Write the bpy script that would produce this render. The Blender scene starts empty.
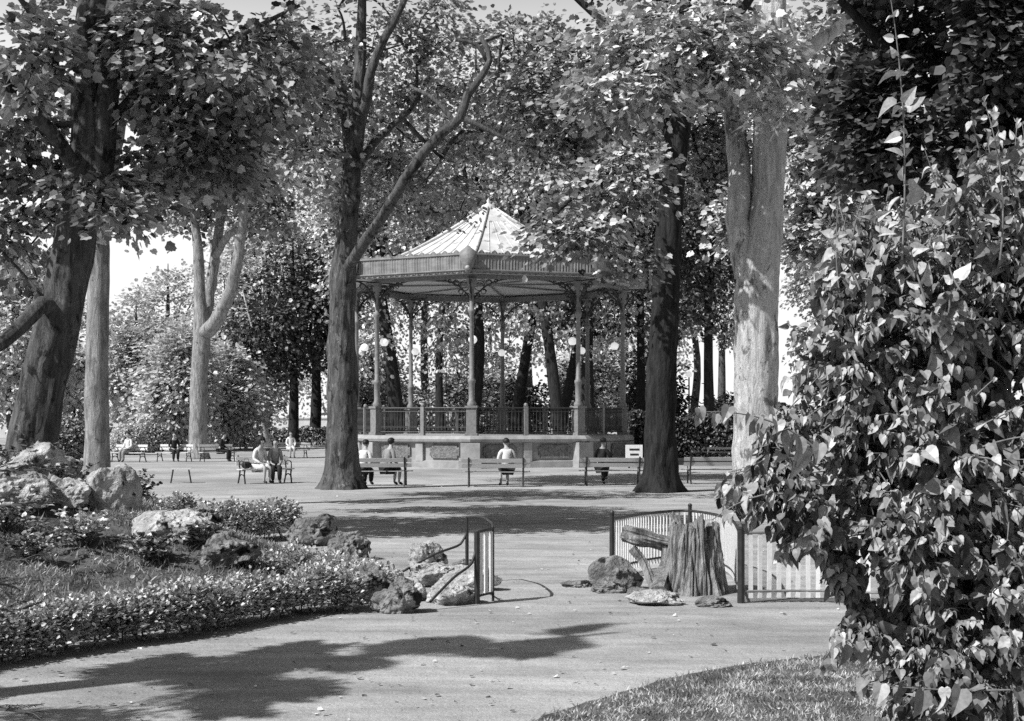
import bpy, math, random
import numpy as np
from mathutils import Vector, Matrix, noise as mn

random.seed(7)
rng = np.random.default_rng(11)
scene = bpy.context.scene
COL = scene.collection
F, CX, YH, EYE = 1422.0, 512.0, 422.0, 1.85


def P(x, y, D):
    """point at distance D that the lens sees at (x, y)"""
    return np.array([(x - CX) / F * D, D, EYE + (YH - y) / F * D])


def G(x, y):
    D = F * EYE / (y - YH)
    return np.array([(x - CX) / F * D, D, 0.0])


def GD(x, D, z=0.0):
    return np.array([(x - CX) / F * D, D, z])


# ------------------------------------------------------------------ scene graph helpers
def tag(o, label=None, cat=None, group=None, kind=None):
    if label: o['label'] = label
    if cat: o['category'] = cat
    if group: o['group'] = group
    if kind: o['kind'] = kind
    return o


def empty(name, loc=(0, 0, 0), rz=0.0):
    o = bpy.data.objects.new(name, None)
    COL.objects.link(o)
    o.location = tuple(float(v) for v in loc)
    o.rotation_euler = (0, 0, rz)
    o.empty_display_size = 0.2
    return o


class MB:
    """collects faces, builds ONE mesh object"""

    def __init__(self):
        self.V, self.Fs, self.n, self.T = [], [], 0, []

    def add(self, V, Fa, tone=0.5):
        V = np.asarray(V, float).reshape(-1, 3)
        for f in (Fa if isinstance(Fa, list) else [Fa]):
            f = np.asarray(f, np.int64)
            if f.size:
                self.Fs.append(f + self.n)
        self.V.append(V)
        self.T.append(np.broadcast_to(np.asarray(tone, float), (len(V),)))
        self.n += len(V)

    def build(self, name, mat, parent=None, smooth=False, tone=False, offset=None):
        me = bpy.data.meshes.new(name)
        V = np.concatenate(self.V) if self.V else np.zeros((0, 3))
        if offset is not None:
            V = V - np.asarray(offset, float)
        me.vertices.add(len(V))
        me.vertices.foreach_set('co', V.astype(np.float32).ravel())
        li = np.concatenate([f.ravel() for f in self.Fs])
        tot = np.concatenate([np.full(len(f), f.shape[1]) for f in self.Fs])
        me.loops.add(len(li))
        me.loops.foreach_set('vertex_index', li.astype(np.int32))
        me.polygons.add(len(tot))
        me.polygons.foreach_set('loop_start', np.concatenate([[0], np.cumsum(tot)[:-1]]).astype(np.int32))
        me.polygons.foreach_set('loop_total', tot.astype(np.int32))
        if tone:
            a = me.attributes.new('tone', 'FLOAT', 'POINT')
            a.data.foreach_set('value', np.concatenate(self.T).astype(np.float32))
        me.update(calc_edges=True)
        me.polygons.foreach_set('use_smooth', np.full(len(tot), smooth))
        me.materials.append(mat)
        o = bpy.data.objects.new(name, me)
        COL.objects.link(o)
        if parent is not None:
            o.parent = parent
        return o

    # ---- primitives
    def box(self, c, s, rz=0.0, rx=0.0, ry=0.0):
        x, y, z = np.array(s, float) / 2
        V = np.array([[i * x, j * y, k * z] for i in (-1, 1) for j in (-1, 1) for k in (-1, 1)])
        R = np.array(Matrix.Rotation(rz, 3, 'Z') @ Matrix.Rotation(rx, 3, 'X') @ Matrix.Rotation(ry, 3, 'Y'))
        V = V @ R.T + np.array(c, float)
        self.add(V, np.array([[0, 1, 3, 2], [4, 6, 7, 5], [0, 4, 5, 1], [2, 3, 7, 6], [0, 2, 6, 4], [1, 5, 7, 3]]))

    def tube(self, pts, rad, seg=8, caps=True, wob=0.0, wfreq=1.0, ridges=0.0, seed=0, lobes=0.0):
        pts = np.asarray(pts, float)
        n = len(pts)
        rad = np.broadcast_to(np.asarray(rad, float), (n,)).copy()
        T = np.gradient(pts, axis=0)
        T /= np.linalg.norm(T, axis=1, keepdims=True) + 1e-12
        ref = np.array([1.0, 0, 0]) if abs(T[0][0]) < 0.8 else np.array([0, 1.0, 0])
        N = np.zeros_like(pts)
        v = ref - T[0] * np.dot(ref, T[0])
        v /= np.linalg.norm(v)
        for i in range(n):
            v = v - T[i] * np.dot(v, T[i])
            v /= np.linalg.norm(v) + 1e-12
            N[i] = v
        B = np.cross(T, N)
        a = np.arange(seg) * 2 * math.pi / seg
        R = np.repeat(rad[:, None], seg, 1)
        if wob > 0 or lobes > 0 or ridges > 0:
            L = np.concatenate([[0], np.cumsum(np.linalg.norm(np.diff(pts, axis=0), axis=1))])
            for i in range(n):
                for j in range(seg):
                    p = Vector((math.cos(a[j]) * wfreq, math.sin(a[j]) * wfreq, L[i] * wfreq * 0.8 + seed * 7.3))
                    k = 1 + wob * mn.noise(p) + wob * 0.5 * mn.noise(p * 2.7)
                    if lobes > 0:
                        k += lobes * math.exp(-L[i] / 0.32) * (0.5 + 0.5 * math.sin(5 * a[j] + seed * 1.7 + 1.3 * math.sin(2 * a[j] + seed)))
                    if ridges > 0:
                        k += ridges * (mn.noise(Vector((math.cos(a[j]) * 5, math.sin(a[j]) * 5, L[i] * 1.6 + seed))) + .5 * mn.noise(Vector((math.cos(a[j]) * 13, math.sin(a[j]) * 13, L[i] * 3 + seed))))
                    R[i, j] *= k
        V = pts[:, None, :] + R[:, :, None] * (np.cos(a)[None, :, None] * N[:, None, :] + np.sin(a)[None, :, None] * B[:, None, :])
        V = V.reshape(-1, 3)
        i = np.arange(n - 1)[:, None] * seg
        j = np.arange(seg)[None, :]
        j2 = (j + 1) % seg
        Q = np.stack([i + j, i + j2, i + seg + j2, i + seg + j], -1).reshape(-1, 4)
        Fa = [Q]
        if caps:
            Fa.append(np.arange(seg)[::-1][None, :])
            Fa.append((np.arange(seg) + (n - 1) * seg)[None, :])
        self.add(V, Fa)

    def lathe(self, prof, c=(0, 0, 0), seg=16, rot=0.0):
        prof = np.asarray(prof, float)
        a = np.arange(seg) * 2 * math.pi / seg + rot
        V = np.stack([prof[:, 0][:, None] * np.cos(a), prof[:, 0][:, None] * np.sin(a), np.repeat(prof[:, 1][:, None], seg, 1)], -1)
        V = V.reshape(-1, 3) + np.array(c, float)
        n = len(prof)
        i = np.arange(n - 1)[:, None] * seg
        j = np.arange(seg)[None, :]
        j2 = (j + 1) % seg
        self.add(V, np.stack([i + j, i + j2, i + seg + j2, i + seg + j], -1).reshape(-1, 4))

    def sphere(self, c, r, seg=16, rings=10, sc=(1, 1, 1)):
        t = np.linspace(0.001, math.pi - 0.001, rings)
        a = np.arange(seg) * 2 * math.pi / seg
        V = np.stack([np.sin(t)[:, None] * np.cos(a), np.sin(t)[:, None] * np.sin(a), np.repeat(-np.cos(t)[:, None], seg, 1)], -1).reshape(-1, 3)
        V = V * r * np.array(sc) + np.array(c, float)
        i = np.arange(rings - 1)[:, None] * seg
        j = np.arange(seg)[None, :]
        j2 = (j + 1) % seg
        self.add(V, np.stack([i + j, i + j2, i + seg + j2, i + seg + j], -1).reshape(-1, 4))

    def prism(self, poly, z0, z1):
        """poly: list of (x, y) counter-clockwise"""
        n = len(poly)
        V = [(x, y, z0) for x, y in poly] + [(x, y, z1) for x, y in poly]
        j = np.arange(n)
        Q = np.stack([j, (j + 1) % n, (j + 1) % n + n, j + n], -1)
        self.add(V, [Q, j[::-1][None, :], (j + n)[None, :]])


def smooth_path(pts, rad, step=0.35):
    pts = [np.asarray(p, float) for p in pts]
    p = [2 * pts[0] - pts[1]] + pts + [2 * pts[-1] - pts[-2]]
    rad = list(rad)
    r = [rad[0]] + rad + [rad[-1]]
    out, ro = [], []
    for i in range(1, len(p) - 2):
        d = np.linalg.norm(p[i + 1] - p[i])
        n = max(2, int(d / step))
        for k in range(n):
            t = k / n
            a = 2 * p[i]
            b = p[i + 1] - p[i - 1]
            c = 2 * p[i - 1] - 5 * p[i] + 4 * p[i + 1] - p[i + 2]
            e = -p[i - 1] + 3 * p[i] - 3 * p[i + 1] + p[i + 2]
            out.append(0.5 * (a + b * t + c * t * t + e * t ** 3))
            ro.append(r[i] * (1 - t) + r[i + 1] * t)
    out.append(p[-2]); ro.append(r[-2])
    return np.array(out), np.array(ro)


# ------------------------------------------------------------------ materials (all grey: a black-and-white picture)
def grey(v):
    return (v, v, v, 1)


def new_mat(name):
    m = bpy.data.materials.new(name)
    m.use_nodes = True
    nt = m.node_tree
    nt.nodes.clear()
    out = nt.nodes.new('ShaderNodeOutputMaterial')
    return m, nt, out


def N_(nt, t, **kw):
    n = nt.nodes.new(t)
    for k, v in kw.items():
        if k in n.inputs:
            n.inputs[k].default_value = v
        else:
            setattr(n, k, v)
    return n


def ramp(nt, fac, stops):
    r = nt.nodes.new('ShaderNodeValToRGB')
    e = r.color_ramp.elements
    e[0].position, e[0].color = stops[0][0], grey(stops[0][1])
    e[1].position, e[1].color = stops[-1][0], grey(stops[-1][1])
    for pos, v in stops[1:-1]:
        x = e.new(pos)
        x.color = grey(v)
    nt.links.new(fac, r.inputs[0])
    return r.outputs[0]


def surf_mat(name, lo, hi, scale=3.0, rough=0.8, bump=0.3, bscale=20.0, stretch=(1, 1, 1), spots=None, spec=0.3, coord='Object', bdist=0.02, metal=0.0):
    m, nt, out = new_mat(name)
    tc = N_(nt, 'ShaderNodeTexCoord')
    mp = N_(nt, 'ShaderNodeMapping')
    mp.inputs['Scale'].default_value = stretch
    nt.links.new(tc.outputs[coord], mp.inputs[0])
    n1 = N_(nt, 'ShaderNodeTexNoise', Scale=scale, Detail=6.0, Roughness=0.65)
    nt.links.new(mp.outputs[0], n1.inputs['Vector'])
    col = ramp(nt, n1.outputs[0], [(0.3, lo), (0.7, hi)])
    if spots:
        sc_, dark, w = spots
        n3 = N_(nt, 'ShaderNodeTexNoise', Scale=sc_, Detail=3.0, Roughness=0.6)
        nt.links.new(mp.outputs[0], n3.inputs['Vector'])
        mask = ramp(nt, n3.outputs[0], [(w, 0.0), (w + 0.06, 1.0)])
        mx = N_(nt, 'ShaderNodeMix', data_type='RGBA')
        nt.links.new(mask, mx.inputs[0])
        nt.links.new(col, mx.inputs[6])
        mx.inputs[7].default_value = grey(dark)
        col = mx.outputs[2]
    bs = N_(nt, 'ShaderNodeBsdfPrincipled')
    bs.inputs['Roughness'].default_value = rough
    bs.inputs['Specular IOR Level'].default_value = spec
    bs.inputs['Metallic'].default_value = metal
    nt.links.new(col, bs.inputs['Base Color'])
    if bump > 0:
        n2 = N_(nt, 'ShaderNodeTexNoise', Scale=bscale, Detail=5.0, Roughness=0.7)
        nt.links.new(mp.outputs[0], n2.inputs['Vector'])
        b = N_(nt, 'ShaderNodeBump')
        b.inputs['Strength'].default_value = bump
        b.inputs['Distance'].default_value = bdist
        nt.links.new(n2.outputs[0], b.inputs['Height'])
        nt.links.new(b.outputs[0], bs.inputs['Normal'])
    nt.links.new(bs.outputs[0], out.inputs[0])
    return m


def leaf_mat(name, lo, hi, trans=0.25, gloss=0.06, veins=False):
    m, nt, out = new_mat(name)
    at = N_(nt, 'ShaderNodeAttribute')
    at.attribute_name = 'tone'
    col = ramp(nt, at.outputs['Fac'], [(0.0, lo), (1.0, hi)])
    if veins:
        tc = N_(nt, 'ShaderNodeTexCoord')
        nz = N_(nt, 'ShaderNodeTexNoise', Scale=55.0, Detail=4.0)
        nt.links.new(tc.outputs['Object'], nz.inputs['Vector'])
        k = ramp(nt, nz.outputs[0], [(0.35, 0.78), (0.7, 1.2)])
        mx = N_(nt, 'ShaderNodeMix', data_type='RGBA', blend_type='MULTIPLY')
        mx.inputs[0].default_value = 1.0
        nt.links.new(col, mx.inputs[6]); nt.links.new(k, mx.inputs[7])
        col = mx.outputs[2]
    d = N_(nt, 'ShaderNodeBsdfDiffuse')
    t = N_(nt, 'ShaderNodeBsdfTranslucent')
    nt.links.new(col, d.inputs[0]); nt.links.new(col, t.inputs[0])
    m1 = N_(nt, 'ShaderNodeMixShader'); m1.inputs[0].default_value = trans
    nt.links.new(d.outputs[0], m1.inputs[1]); nt.links.new(t.outputs[0], m1.inputs[2])
    g = N_(nt, 'ShaderNodeBsdfGlossy'); g.inputs['Roughness'].default_value = 0.42
    g.inputs[0].default_value = grey(0.8)
    m2 = N_(nt, 'ShaderNodeMixShader'); m2.inputs[0].default_value = gloss
    nt.links.new(m1.outputs[0], m2.inputs[1]); nt.links.new(g.outputs[0], m2.inputs[2])
    nt.links.new(m2.outputs[0], out.inputs[0])
    return m


def bark_mat(name, lo, hi, mott=None, sc=1.0):
    """furrowed bark, optionally with the patches of a plane tree"""
    m, nt, out = new_mat(name)
    tc = N_(nt, 'ShaderNodeTexCoord')
    mp = N_(nt, 'ShaderNodeMapping'); mp.inputs['Scale'].default_value = (1, 1, 0.22)
    nt.links.new(tc.outputs['Object'], mp.inputs[0])
    n1 = N_(nt, 'ShaderNodeTexNoise', Scale=9.0 * sc, Detail=7.0, Roughness=0.7, Distortion=0.6)
    nt.links.new(mp.outputs[0], n1.inputs['Vector'])
    col = ramp(nt, n1.outputs[0], [(0.32, lo), (0.5, (lo + hi) / 2), (0.68, hi)])
    if mott:
        mp2 = N_(nt, 'ShaderNodeMapping'); mp2.inputs['Scale'].default_value = (1, 1, 0.6)
        nt.links.new(tc.outputs['Object'], mp2.inputs[0])
        for s_, val, w in mott:
            n3 = N_(nt, 'ShaderNodeTexNoise', Scale=s_ * 1.5, Detail=8.0, Roughness=0.7, Distortion=0.4)
            nt.links.new(mp2.outputs[0], n3.inputs['Vector'])
            mask = ramp(nt, n3.outputs[0], [(w, 0.0), (w + 0.05, 0.85)])
            mx = N_(nt, 'ShaderNodeMix', data_type='RGBA')
            nt.links.new(mask, mx.inputs[0]); nt.links.new(col, mx.inputs[6])
            mx.inputs[7].default_value = grey(val)
            col = mx.outputs[2]
    bs = N_(nt, 'ShaderNodeBsdfPrincipled')
    bs.inputs['Roughness'].default_value = 0.9
    bs.inputs['Specular IOR Level'].default_value = 0.15
    nt.links.new(col, bs.inputs['Base Color'])
    b = N_(nt, 'ShaderNodeBump'); b.inputs['Strength'].default_value = 1.0; b.inputs['Distance'].default_value = 0.09
    nt.links.new(n1.outputs[0], b.inputs['Height'])
    nt.links.new(b.outputs[0], bs.inputs['Normal'])
    nt.links.new(bs.outputs[0], out.inputs[0])
    return m


M = {}
M['leaf_mid'] = leaf_mat('leaf_mid', 0.02, 0.72, 0.16, 0.08)
M['leaf_soft'] = leaf_mat('leaf_soft', 0.08, 0.85, 0.3, 0.06)
M['leaf_light'] = leaf_mat('leaf_light', 0.08, 1.0, 0.18, 0.12)
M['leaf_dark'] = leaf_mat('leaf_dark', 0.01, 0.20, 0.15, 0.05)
M['leaf_far'] = leaf_mat('leaf_far', 0.4, 1.0, 0.35, 0.05)  # distance haze painted in: far foliage is given paler tones
M['leaf_hedge'] = leaf_mat('leaf_hedge', 0.12, 0.95, 0.25, 0.1)
M['leaf_bush'] = leaf_mat('leaf_bush', 0.015, 0.56, 0.08, 0.05, veins=True)
M['needle'] = leaf_mat('needle', 0.02, 0.09, 0.1, 0.05)
M['grass'] = leaf_mat('grass_blade', 0.16, 0.75, 0.3, 0.05)
M['weed'] = leaf_mat('weed_blade', 0.12, 0.55, 0.3, 0.05)
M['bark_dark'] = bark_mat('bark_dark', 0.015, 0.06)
M['bark_mid'] = bark_mat('bark_mid', 0.045, 0.2, [(2.2, 0.02, 0.55), (4.0, 0.30, 0.6)])
M['bark_pale'] = bark_mat('bark_pale', 0.42, 0.72, [(1.6, 0.14, 0.55), (5.0, 0.06, 0.62), (2.6, 0.8, 0.58)])
M['bark_grey'] = bark_mat('bark_grey', 0.14, 0.5, [(2.4, 0.08, 0.6)])
M['twig'] = surf_mat('twig', 0.05, 0.14, 8, bump=0.2)
M['stem_pale'] = surf_mat('stem_pale', 0.12, 0.28, 30, bump=0.1)
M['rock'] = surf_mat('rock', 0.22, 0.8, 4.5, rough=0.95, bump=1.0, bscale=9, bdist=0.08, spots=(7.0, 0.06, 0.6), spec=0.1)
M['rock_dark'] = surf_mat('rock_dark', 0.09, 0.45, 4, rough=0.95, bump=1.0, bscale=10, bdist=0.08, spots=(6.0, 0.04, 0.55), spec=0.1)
M['iron'] = surf_mat('iron', 0.02, 0.05, 15, rough=0.5, bump=0.1, spec=0.4)
M['iron_grey'] = surf_mat('iron_grey', 0.16, 0.3, 10, rough=0.55, bump=0.1, spec=0.4)
M['paint_white'] = surf_mat('paint_white', 0.68, 0.88, 14, rough=0.6, bump=0.15, spots=(25.0, 0.3, 0.7))
M['plank'] = surf_mat('plank', 0.34, 0.52, 10, rough=0.7, bump=0.2, stretch=(1, 6, 6))
M['plank_pale'] = surf_mat('plank_pale', 0.6, 0.82, 10, rough=0.7, bump=0.2, stretch=(1, 6, 6))
M['stone'] = surf_mat('stone', 0.3, 0.56, 2.0, rough=0.9, bump=0.3, bscale=14, spots=(5.0, 0.2, 0.66))
M['stone_pale'] = surf_mat('stone_pale', 0.26, 0.46, 2.0, rough=0.9, bump=0.3, bscale=14)
M['panel'] = surf_mat('panel', 0.1, 0.34, 9.0, rough=0.95, bump=1.0, bscale=16, bdist=0.06)
M['zinc'] = surf_mat('zinc', 0.5, 0.82, 1.6, rough=0.6, bump=0.1, spec=0.4, spots=(2.2, 0.3, 0.58))
M['valance'] = surf_mat('valance', 0.18, 0.34, 2.0, rough=0.6, bump=0.15, stretch=(1, 1, 3))
M['ceiling'] = surf_mat('ceiling', 0.45, 0.62, 2.0, rough=0.8, bump=0.1)
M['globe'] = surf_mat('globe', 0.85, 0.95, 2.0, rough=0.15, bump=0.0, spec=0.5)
M['wood'] = surf_mat('weathered_wood', 0.09, 0.5, 5.0, rough=0.9, bump=1.0, bscale=6, bdist=0.08, stretch=(3.5, 3.5, 0.5), spots=(6.0, 0.06, 0.66))
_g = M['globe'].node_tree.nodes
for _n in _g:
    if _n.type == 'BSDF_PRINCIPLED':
        _n.inputs['Emission Color'].default_value = (1, 1, 1, 1); _n.inputs['Emission Strength'].default_value = 0.55  # faint glow added so the opal globes look white in the roof's shade
M['skin'] = surf_mat('skin', 0.4, 0.48, 8, rough=0.6, bump=0.05)
M['hair'] = surf_mat('hair', 0.012, 0.04, 40, rough=0.5, bump=0.3, bscale=80)
M['cloth_white'] = surf_mat('cloth_white', 0.68, 0.82, 9, rough=0.9, bump=0.4, bscale=12)
M['cloth_grey'] = surf_mat('cloth_grey', 0.25, 0.34, 9, rough=0.9, bump=0.4, bscale=12)
M['cloth_dark'] = surf_mat('cloth_dark', 0.015, 0.04, 9, rough=0.9, bump=0.4, bscale=12)
M['shoe'] = surf_mat('shoe', 0.02, 0.04, 9, rough=0.4, bump=0.1)
M['pale_wall'] = surf_mat('pale_wall', 0.6, 0.8, 1.0, rough=0.9, bump=0.1)


def ground_mat():
    m, nt, out = new_mat('gravel')
    tc = N_(nt, 'ShaderNodeTexCoord')
    def noi(sc, det=5.0, stretch=None):
        n = N_(nt, 'ShaderNodeTexNoise', Scale=sc, Detail=det, Roughness=0.65)
        if stretch:
            mp = N_(nt, 'ShaderNodeMapping'); mp.inputs['Scale'].default_value = stretch
            nt.links.new(tc.outputs['Object'], mp.inputs[0]); nt.links.new(mp.outputs[0], n.inputs['Vector'])
        else:
            nt.links.new(tc.outputs['Object'], n.inputs['Vector'])
        return n.outputs[0]
    big = ramp(nt, noi(0.16, 4.0), [(0.35, 0.32), (0.65, 0.54)])
    midn = ramp(nt, noi(1.1, 8.0, (.6, 2.2, 1)), [(0.3, 0.66), (0.7, 1.24)])
    fine = ramp(nt, noi(38.0, 6.0), [(0.3, 0.78), (0.7, 1.2)])
    def mul(a, b):
        x = N_(nt, 'ShaderNodeMix', data_type='RGBA', blend_type='MULTIPLY'); x.inputs[0].default_value = 1
        nt.links.new(a, x.inputs[6]); nt.links.new(b, x.inputs[7]); return x.outputs[2]
    c = mul(mul(big, midn), fine)
    vor = N_(nt, 'ShaderNodeTexVoronoi', Scale=26.0)
    nt.links.new(tc.outputs['Object'], vor.inputs['Vector'])
    sp = ramp(nt, vor.outputs['Distance'], [(0.05, 1.7), (0.16, 0.96)])
    c = mul(c, sp)
    bs = N_(nt, 'ShaderNodeBsdfPrincipled')
    bs.inputs['Roughness'].default_value = 0.95; bs.inputs['Specular IOR Level'].default_value = 0.1
    nt.links.new(c, bs.inputs['Base Color'])
    b1 = N_(nt, 'ShaderNodeBump'); b1.inputs['Strength'].default_value = 0.7; b1.inputs['Distance'].default_value = 0.012
    nt.links.new(noi(60.0, 5.0), b1.inputs['Height'])
    b2 = N_(nt, 'ShaderNodeBump'); b2.inputs['Strength'].default_value = 0.6; b2.inputs['Distance'].default_value = 0.06
    nt.links.new(noi(3.0, 5.0), b2.inputs['Height'])
    nt.links.new(b1.outputs[0], b2.inputs['Normal'])
    nt.links.new(b2.outputs[0], bs.inputs['Normal'])
    nt.links.new(bs.outputs[0], out.inputs[0])
    return m


M['gravel'] = ground_mat()
M['earth'] = surf_mat('earth', 0.05, 0.2, 3.0, rough=1.0, bump=0.8, bscale=14, bdist=0.05, spec=0.05)

# ------------------------------------------------------------------ camera, sky, sun
cam_d = bpy.data.cameras.new('camera')
cam = bpy.data.objects.new('camera', cam_d)
COL.objects.link(cam)
cam_d.sensor_width = 36.0
cam_d.lens = 36.0 * F / 1024.0
cam_d.shift_y = (YH - 360.5) / 1024.0
cam_d.clip_end = 3000
cam.location = (0, 0, EYE)
cam.rotation_euler = (math.radians(90), 0, 0)
scene.camera = cam

SUN_AZ = np.array([-0.84, -0.54]); SUN_AZ /= np.linalg.norm(SUN_AZ)
SUN_EL = math.radians(46)
to_sun = Vector((SUN_AZ[0] * math.cos(SUN_EL), SUN_AZ[1] * math.cos(SUN_EL), math.sin(SUN_EL)))
sd = bpy.data.lights.new('sun', 'SUN')
sd.energy = 5.0
sd.angle = math.radians(0.5)
sd.color = (1.0, 1.0, 1.0)
so = bpy.data.objects.new('sun', sd)
COL.objects.link(so)
so.rotation_euler = to_sun.to_track_quat('Z', 'Y').to_euler()
so.location = (-30, -20, 40)

world = bpy.data.worlds.new('World')
scene.world = world
world.use_nodes = True
wn = world.node_tree
bg = wn.nodes['Background']
sky = wn.nodes.new('ShaderNodeTexSky')
sky.sky_type = 'NISHITA'
sky.sun_disc = False
sky.sun_elevation = SUN_EL
sky.sun_rotation = math.atan2(SUN_AZ[0], SUN_AZ[1])
sky.dust_density = 4.0
sky.air_density = 1.0
sep = wn.nodes.new('ShaderNodeSeparateColor')      # one channel kept for a grey sky
wn.links.new(sky.outputs[0], sep.inputs[0])
mxr = wn.nodes.new('ShaderNodeMath'); mxr.operation = 'MAXIMUM'
wn.links.new(sep.outputs[1], mxr.inputs[0]); wn.links.new(sep.outputs[1], mxr.inputs[1])
# white band added low in the sky, so gaps between trees go white
wtc = wn.nodes.new('ShaderNodeTexCoord')
sxyz = wn.nodes.new('ShaderNodeSeparateXYZ')
wn.links.new(wtc.outputs['Generated'], sxyz.inputs[0])
mr = wn.nodes.new('ShaderNodeMapRange')
mr.inputs['From Min'].default_value = 0.22; mr.inputs['From Max'].default_value = 0.36
mr.inputs['To Min'].default_value = 1.0; mr.inputs['To Max'].default_value = 0.0
wn.links.new(sxyz.outputs[2], mr.inputs['Value'])
hz = wn.nodes.new('ShaderNodeMix'); hz.data_type = 'RGBA'
hz.inputs[7].default_value = (8.6, 8.6, 8.6, 1)
dk = wn.nodes.new('ShaderNodeMath'); dk.operation = 'MULTIPLY'; dk.inputs[1].default_value = 0.42
wn.links.new(mxr.outputs[0], dk.inputs[0])
# the added band is kept to the north, so camera-facing shade stays dark
mr2 = wn.nodes.new('ShaderNodeMapRange')
mr2.inputs['From Min'].default_value = -0.1; mr2.inputs['From Max'].default_value = 0.6
mr2.inputs['To Min'].default_value = 0.12; mr2.inputs['To Max'].default_value = 1.0
wn.links.new(sxyz.outputs[1], mr2.inputs['Value'])
hm = wn.nodes.new('ShaderNodeMath'); hm.operation = 'MULTIPLY'
wn.links.new(mr.outputs[0], hm.inputs[0]); wn.links.new(mr2.outputs[0], hm.inputs[1])
wn.links.new(hm.outputs[0], hz.inputs[0]); wn.links.new(dk.outputs[0], hz.inputs[6])
wn.links.new(hz.outputs[2], bg.inputs[0])
bg.inputs[1].default_value = 0.12

scene.view_settings.view_transform = 'Standard'
scene.view_settings.look = 'None'
scene.view_settings.exposure = 0
scene.view_settings.gamma = 1
cy = scene.cycles
cy.max_bounces = 5
cy.diffuse_bounces = 1
cy.glossy_bounces = 2
cy.transmission_bounces = 3
cy.use_denoising = False
cy.sample_clamp_indirect = 4.0
scene.render.filter_size = 1.9

# ------------------------------------------------------------------ leaves
LEAF = (np.array([[0, 0, 0], [-.36, .12, .06], [-.48, .58, .1], [0, 1, -.08], [.48, .58, .1], [.36, .12, .06]]),
        [np.array([[0, 3, 2, 1], [0, 5, 4, 3]])])
# a lobed leaf in the manner of plane and maple
_lb = [(0, 0), (-.28, -.04), (-.50, .20), (-.42, .40), (-.40, .68), (-.20, .72), (0, 1.0), (.20, .72), (.40, .68), (.42, .40), (.50, .20), (.28, -.04)]
LOBED = (np.array([[x, y, 0.10 * abs(x) * 2 - 0.1 * max(0, y - .5)] for x, y in _lb]),
         [np.array([[0, 6, 5, 4], [0, 4, 3, 2], [0, 8, 7, 6], [0, 10, 9, 8]]), np.array([[0, 2, 1], [0, 11, 10]])])
_h = [(0, 0), (-.20, -.10), (-.40, .02), (-.47, .25), (-.38, .52), (-.20, .78), (0, 1.06), (.20, .78), (.38, .52), (.47, .25), (.40, .02), (.20, -.10)]
HEART_V = np.array([[x, y, 0.30 * abs(x) - 0.28 * (max(0, y - .3)) ** 2] for x, y in _h] + [[0, .3, 0.0], [0, .7, -0.045]])
HEART = (HEART_V, [np.array([[0, 12, 2, 1], [12, 4, 3, 2], [12, 13, 5, 4], [0, 11, 10, 12], [12, 10, 9, 8], [12, 8, 7, 13]]),
                   np.array([[13, 6, 5], [13, 7, 6]])])

HEART_CURL = (np.array([[x * .85, y, 0.62 * abs(x) - 0.55 * (max(0, y - .2)) ** 2] for x, y in _h] + [[0, .3, 0.0], [0, .7, -0.14]]), HEART[1])
HEART_FLAT = (np.array([[x + .1 * max(0, y - .4), y, 0.10 * x + 0.12 * math.sin(6 * y) * abs(x) + .12 * max(0, y - .3) ** 2] for x, y in _h] + [[0, .3, -.03], [.02, .7, 0.0]]), HEART[1])


def unit(a):
    return a / (np.linalg.norm(a, axis=-1, keepdims=True) + 1e-9)


def add_leaves(mb, C, D, Nn, size, tmpl, tone, width=1.0):
    TV, TF = tmpl
    D = unit(D)
    X = unit(np.cross(D, Nn))
    Z = np.cross(X, D)
    size = np.broadcast_to(size, (len(C),))
    V = C[:, None, :] + size[:, None, None] * (TV[None, :, 0:1] * width * X[:, None, :] + TV[None, :, 1:2] * D[:, None, :] + TV[None, :, 2:3] * Z[:, None, :])
    k = len(TV)
    off = (np.arange(len(C)) * k)[:, None, None]
    Fa = [(f[None] + off).reshape(-1, f.shape[1]) for f in TF]
    mb.add(V.reshape(-1, 3), Fa, np.repeat(np.broadcast_to(tone, (len(C),)), k))


def cluster_leaves(mb, centers, crown_c, n_per, rc, size, tmpl=LEAF, droop=0.35, flat=0.5, up=0.75):
    """sprays of leaves round twig ends; clumps share part of their tone"""
    m = len(centers)
    n = rng.poisson(n_per, m)
    idx = np.repeat(np.arange(m), n)
    k = len(idx)
    rcs = rc * rng.uniform(0.6, 1.3, m)
    off = rng.normal(0, 1, (k, 3)) * np.array([1, 1, flat]) * rcs[idx][:, None] * 0.6
    C = centers[idx] + off
    outw = unit(centers - crown_c)
    # the spray hangs: farther from its centre, lower
    C[:, 2] -= 0.35 * (np.linalg.norm(off[:, :2], axis=1)) ** 1.5
    D = unit(off * np.array([1, 1, .3]) + 0.5 * outw[idx] * rcs[idx][:, None] + rng.normal(0, .25, (k, 3)) * rcs[idx][:, None])
    D[:, 2] -= droop
    Nn = unit(rng.normal(0, .45, (k, 3)) + np.array([0, 0, up]) + 0.35 * outw[idx])
    tone = np.clip(rng.normal(0.45, .22, k) + rng.normal(0, .13, m)[idx], 0, 1)
    add_leaves(mb, C, D, Nn, size * rng.uniform(.65, 1.25, k), tmpl, tone)


def blob_points(c, r, n, freq=0.28, gap=-0.05, seed=0.0, shell=0.35):
    out = []
    c = np.asarray(c, float); r = np.asarray(r, float)
    tries = 0
    while len(out) < n and tries < n * 12:
        tries += 1
        d = unit(rng.normal(0, 1, 3))
        q = rng.uniform(0, 1) ** shell
        p = c + d * r * q
        if mn.noise(Vector(p * freq) + Vector((seed, seed * 2.1, 0))) < gap:
            continue
        out.append(p)
    return np.array(out).reshape(-1, 3)


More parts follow.
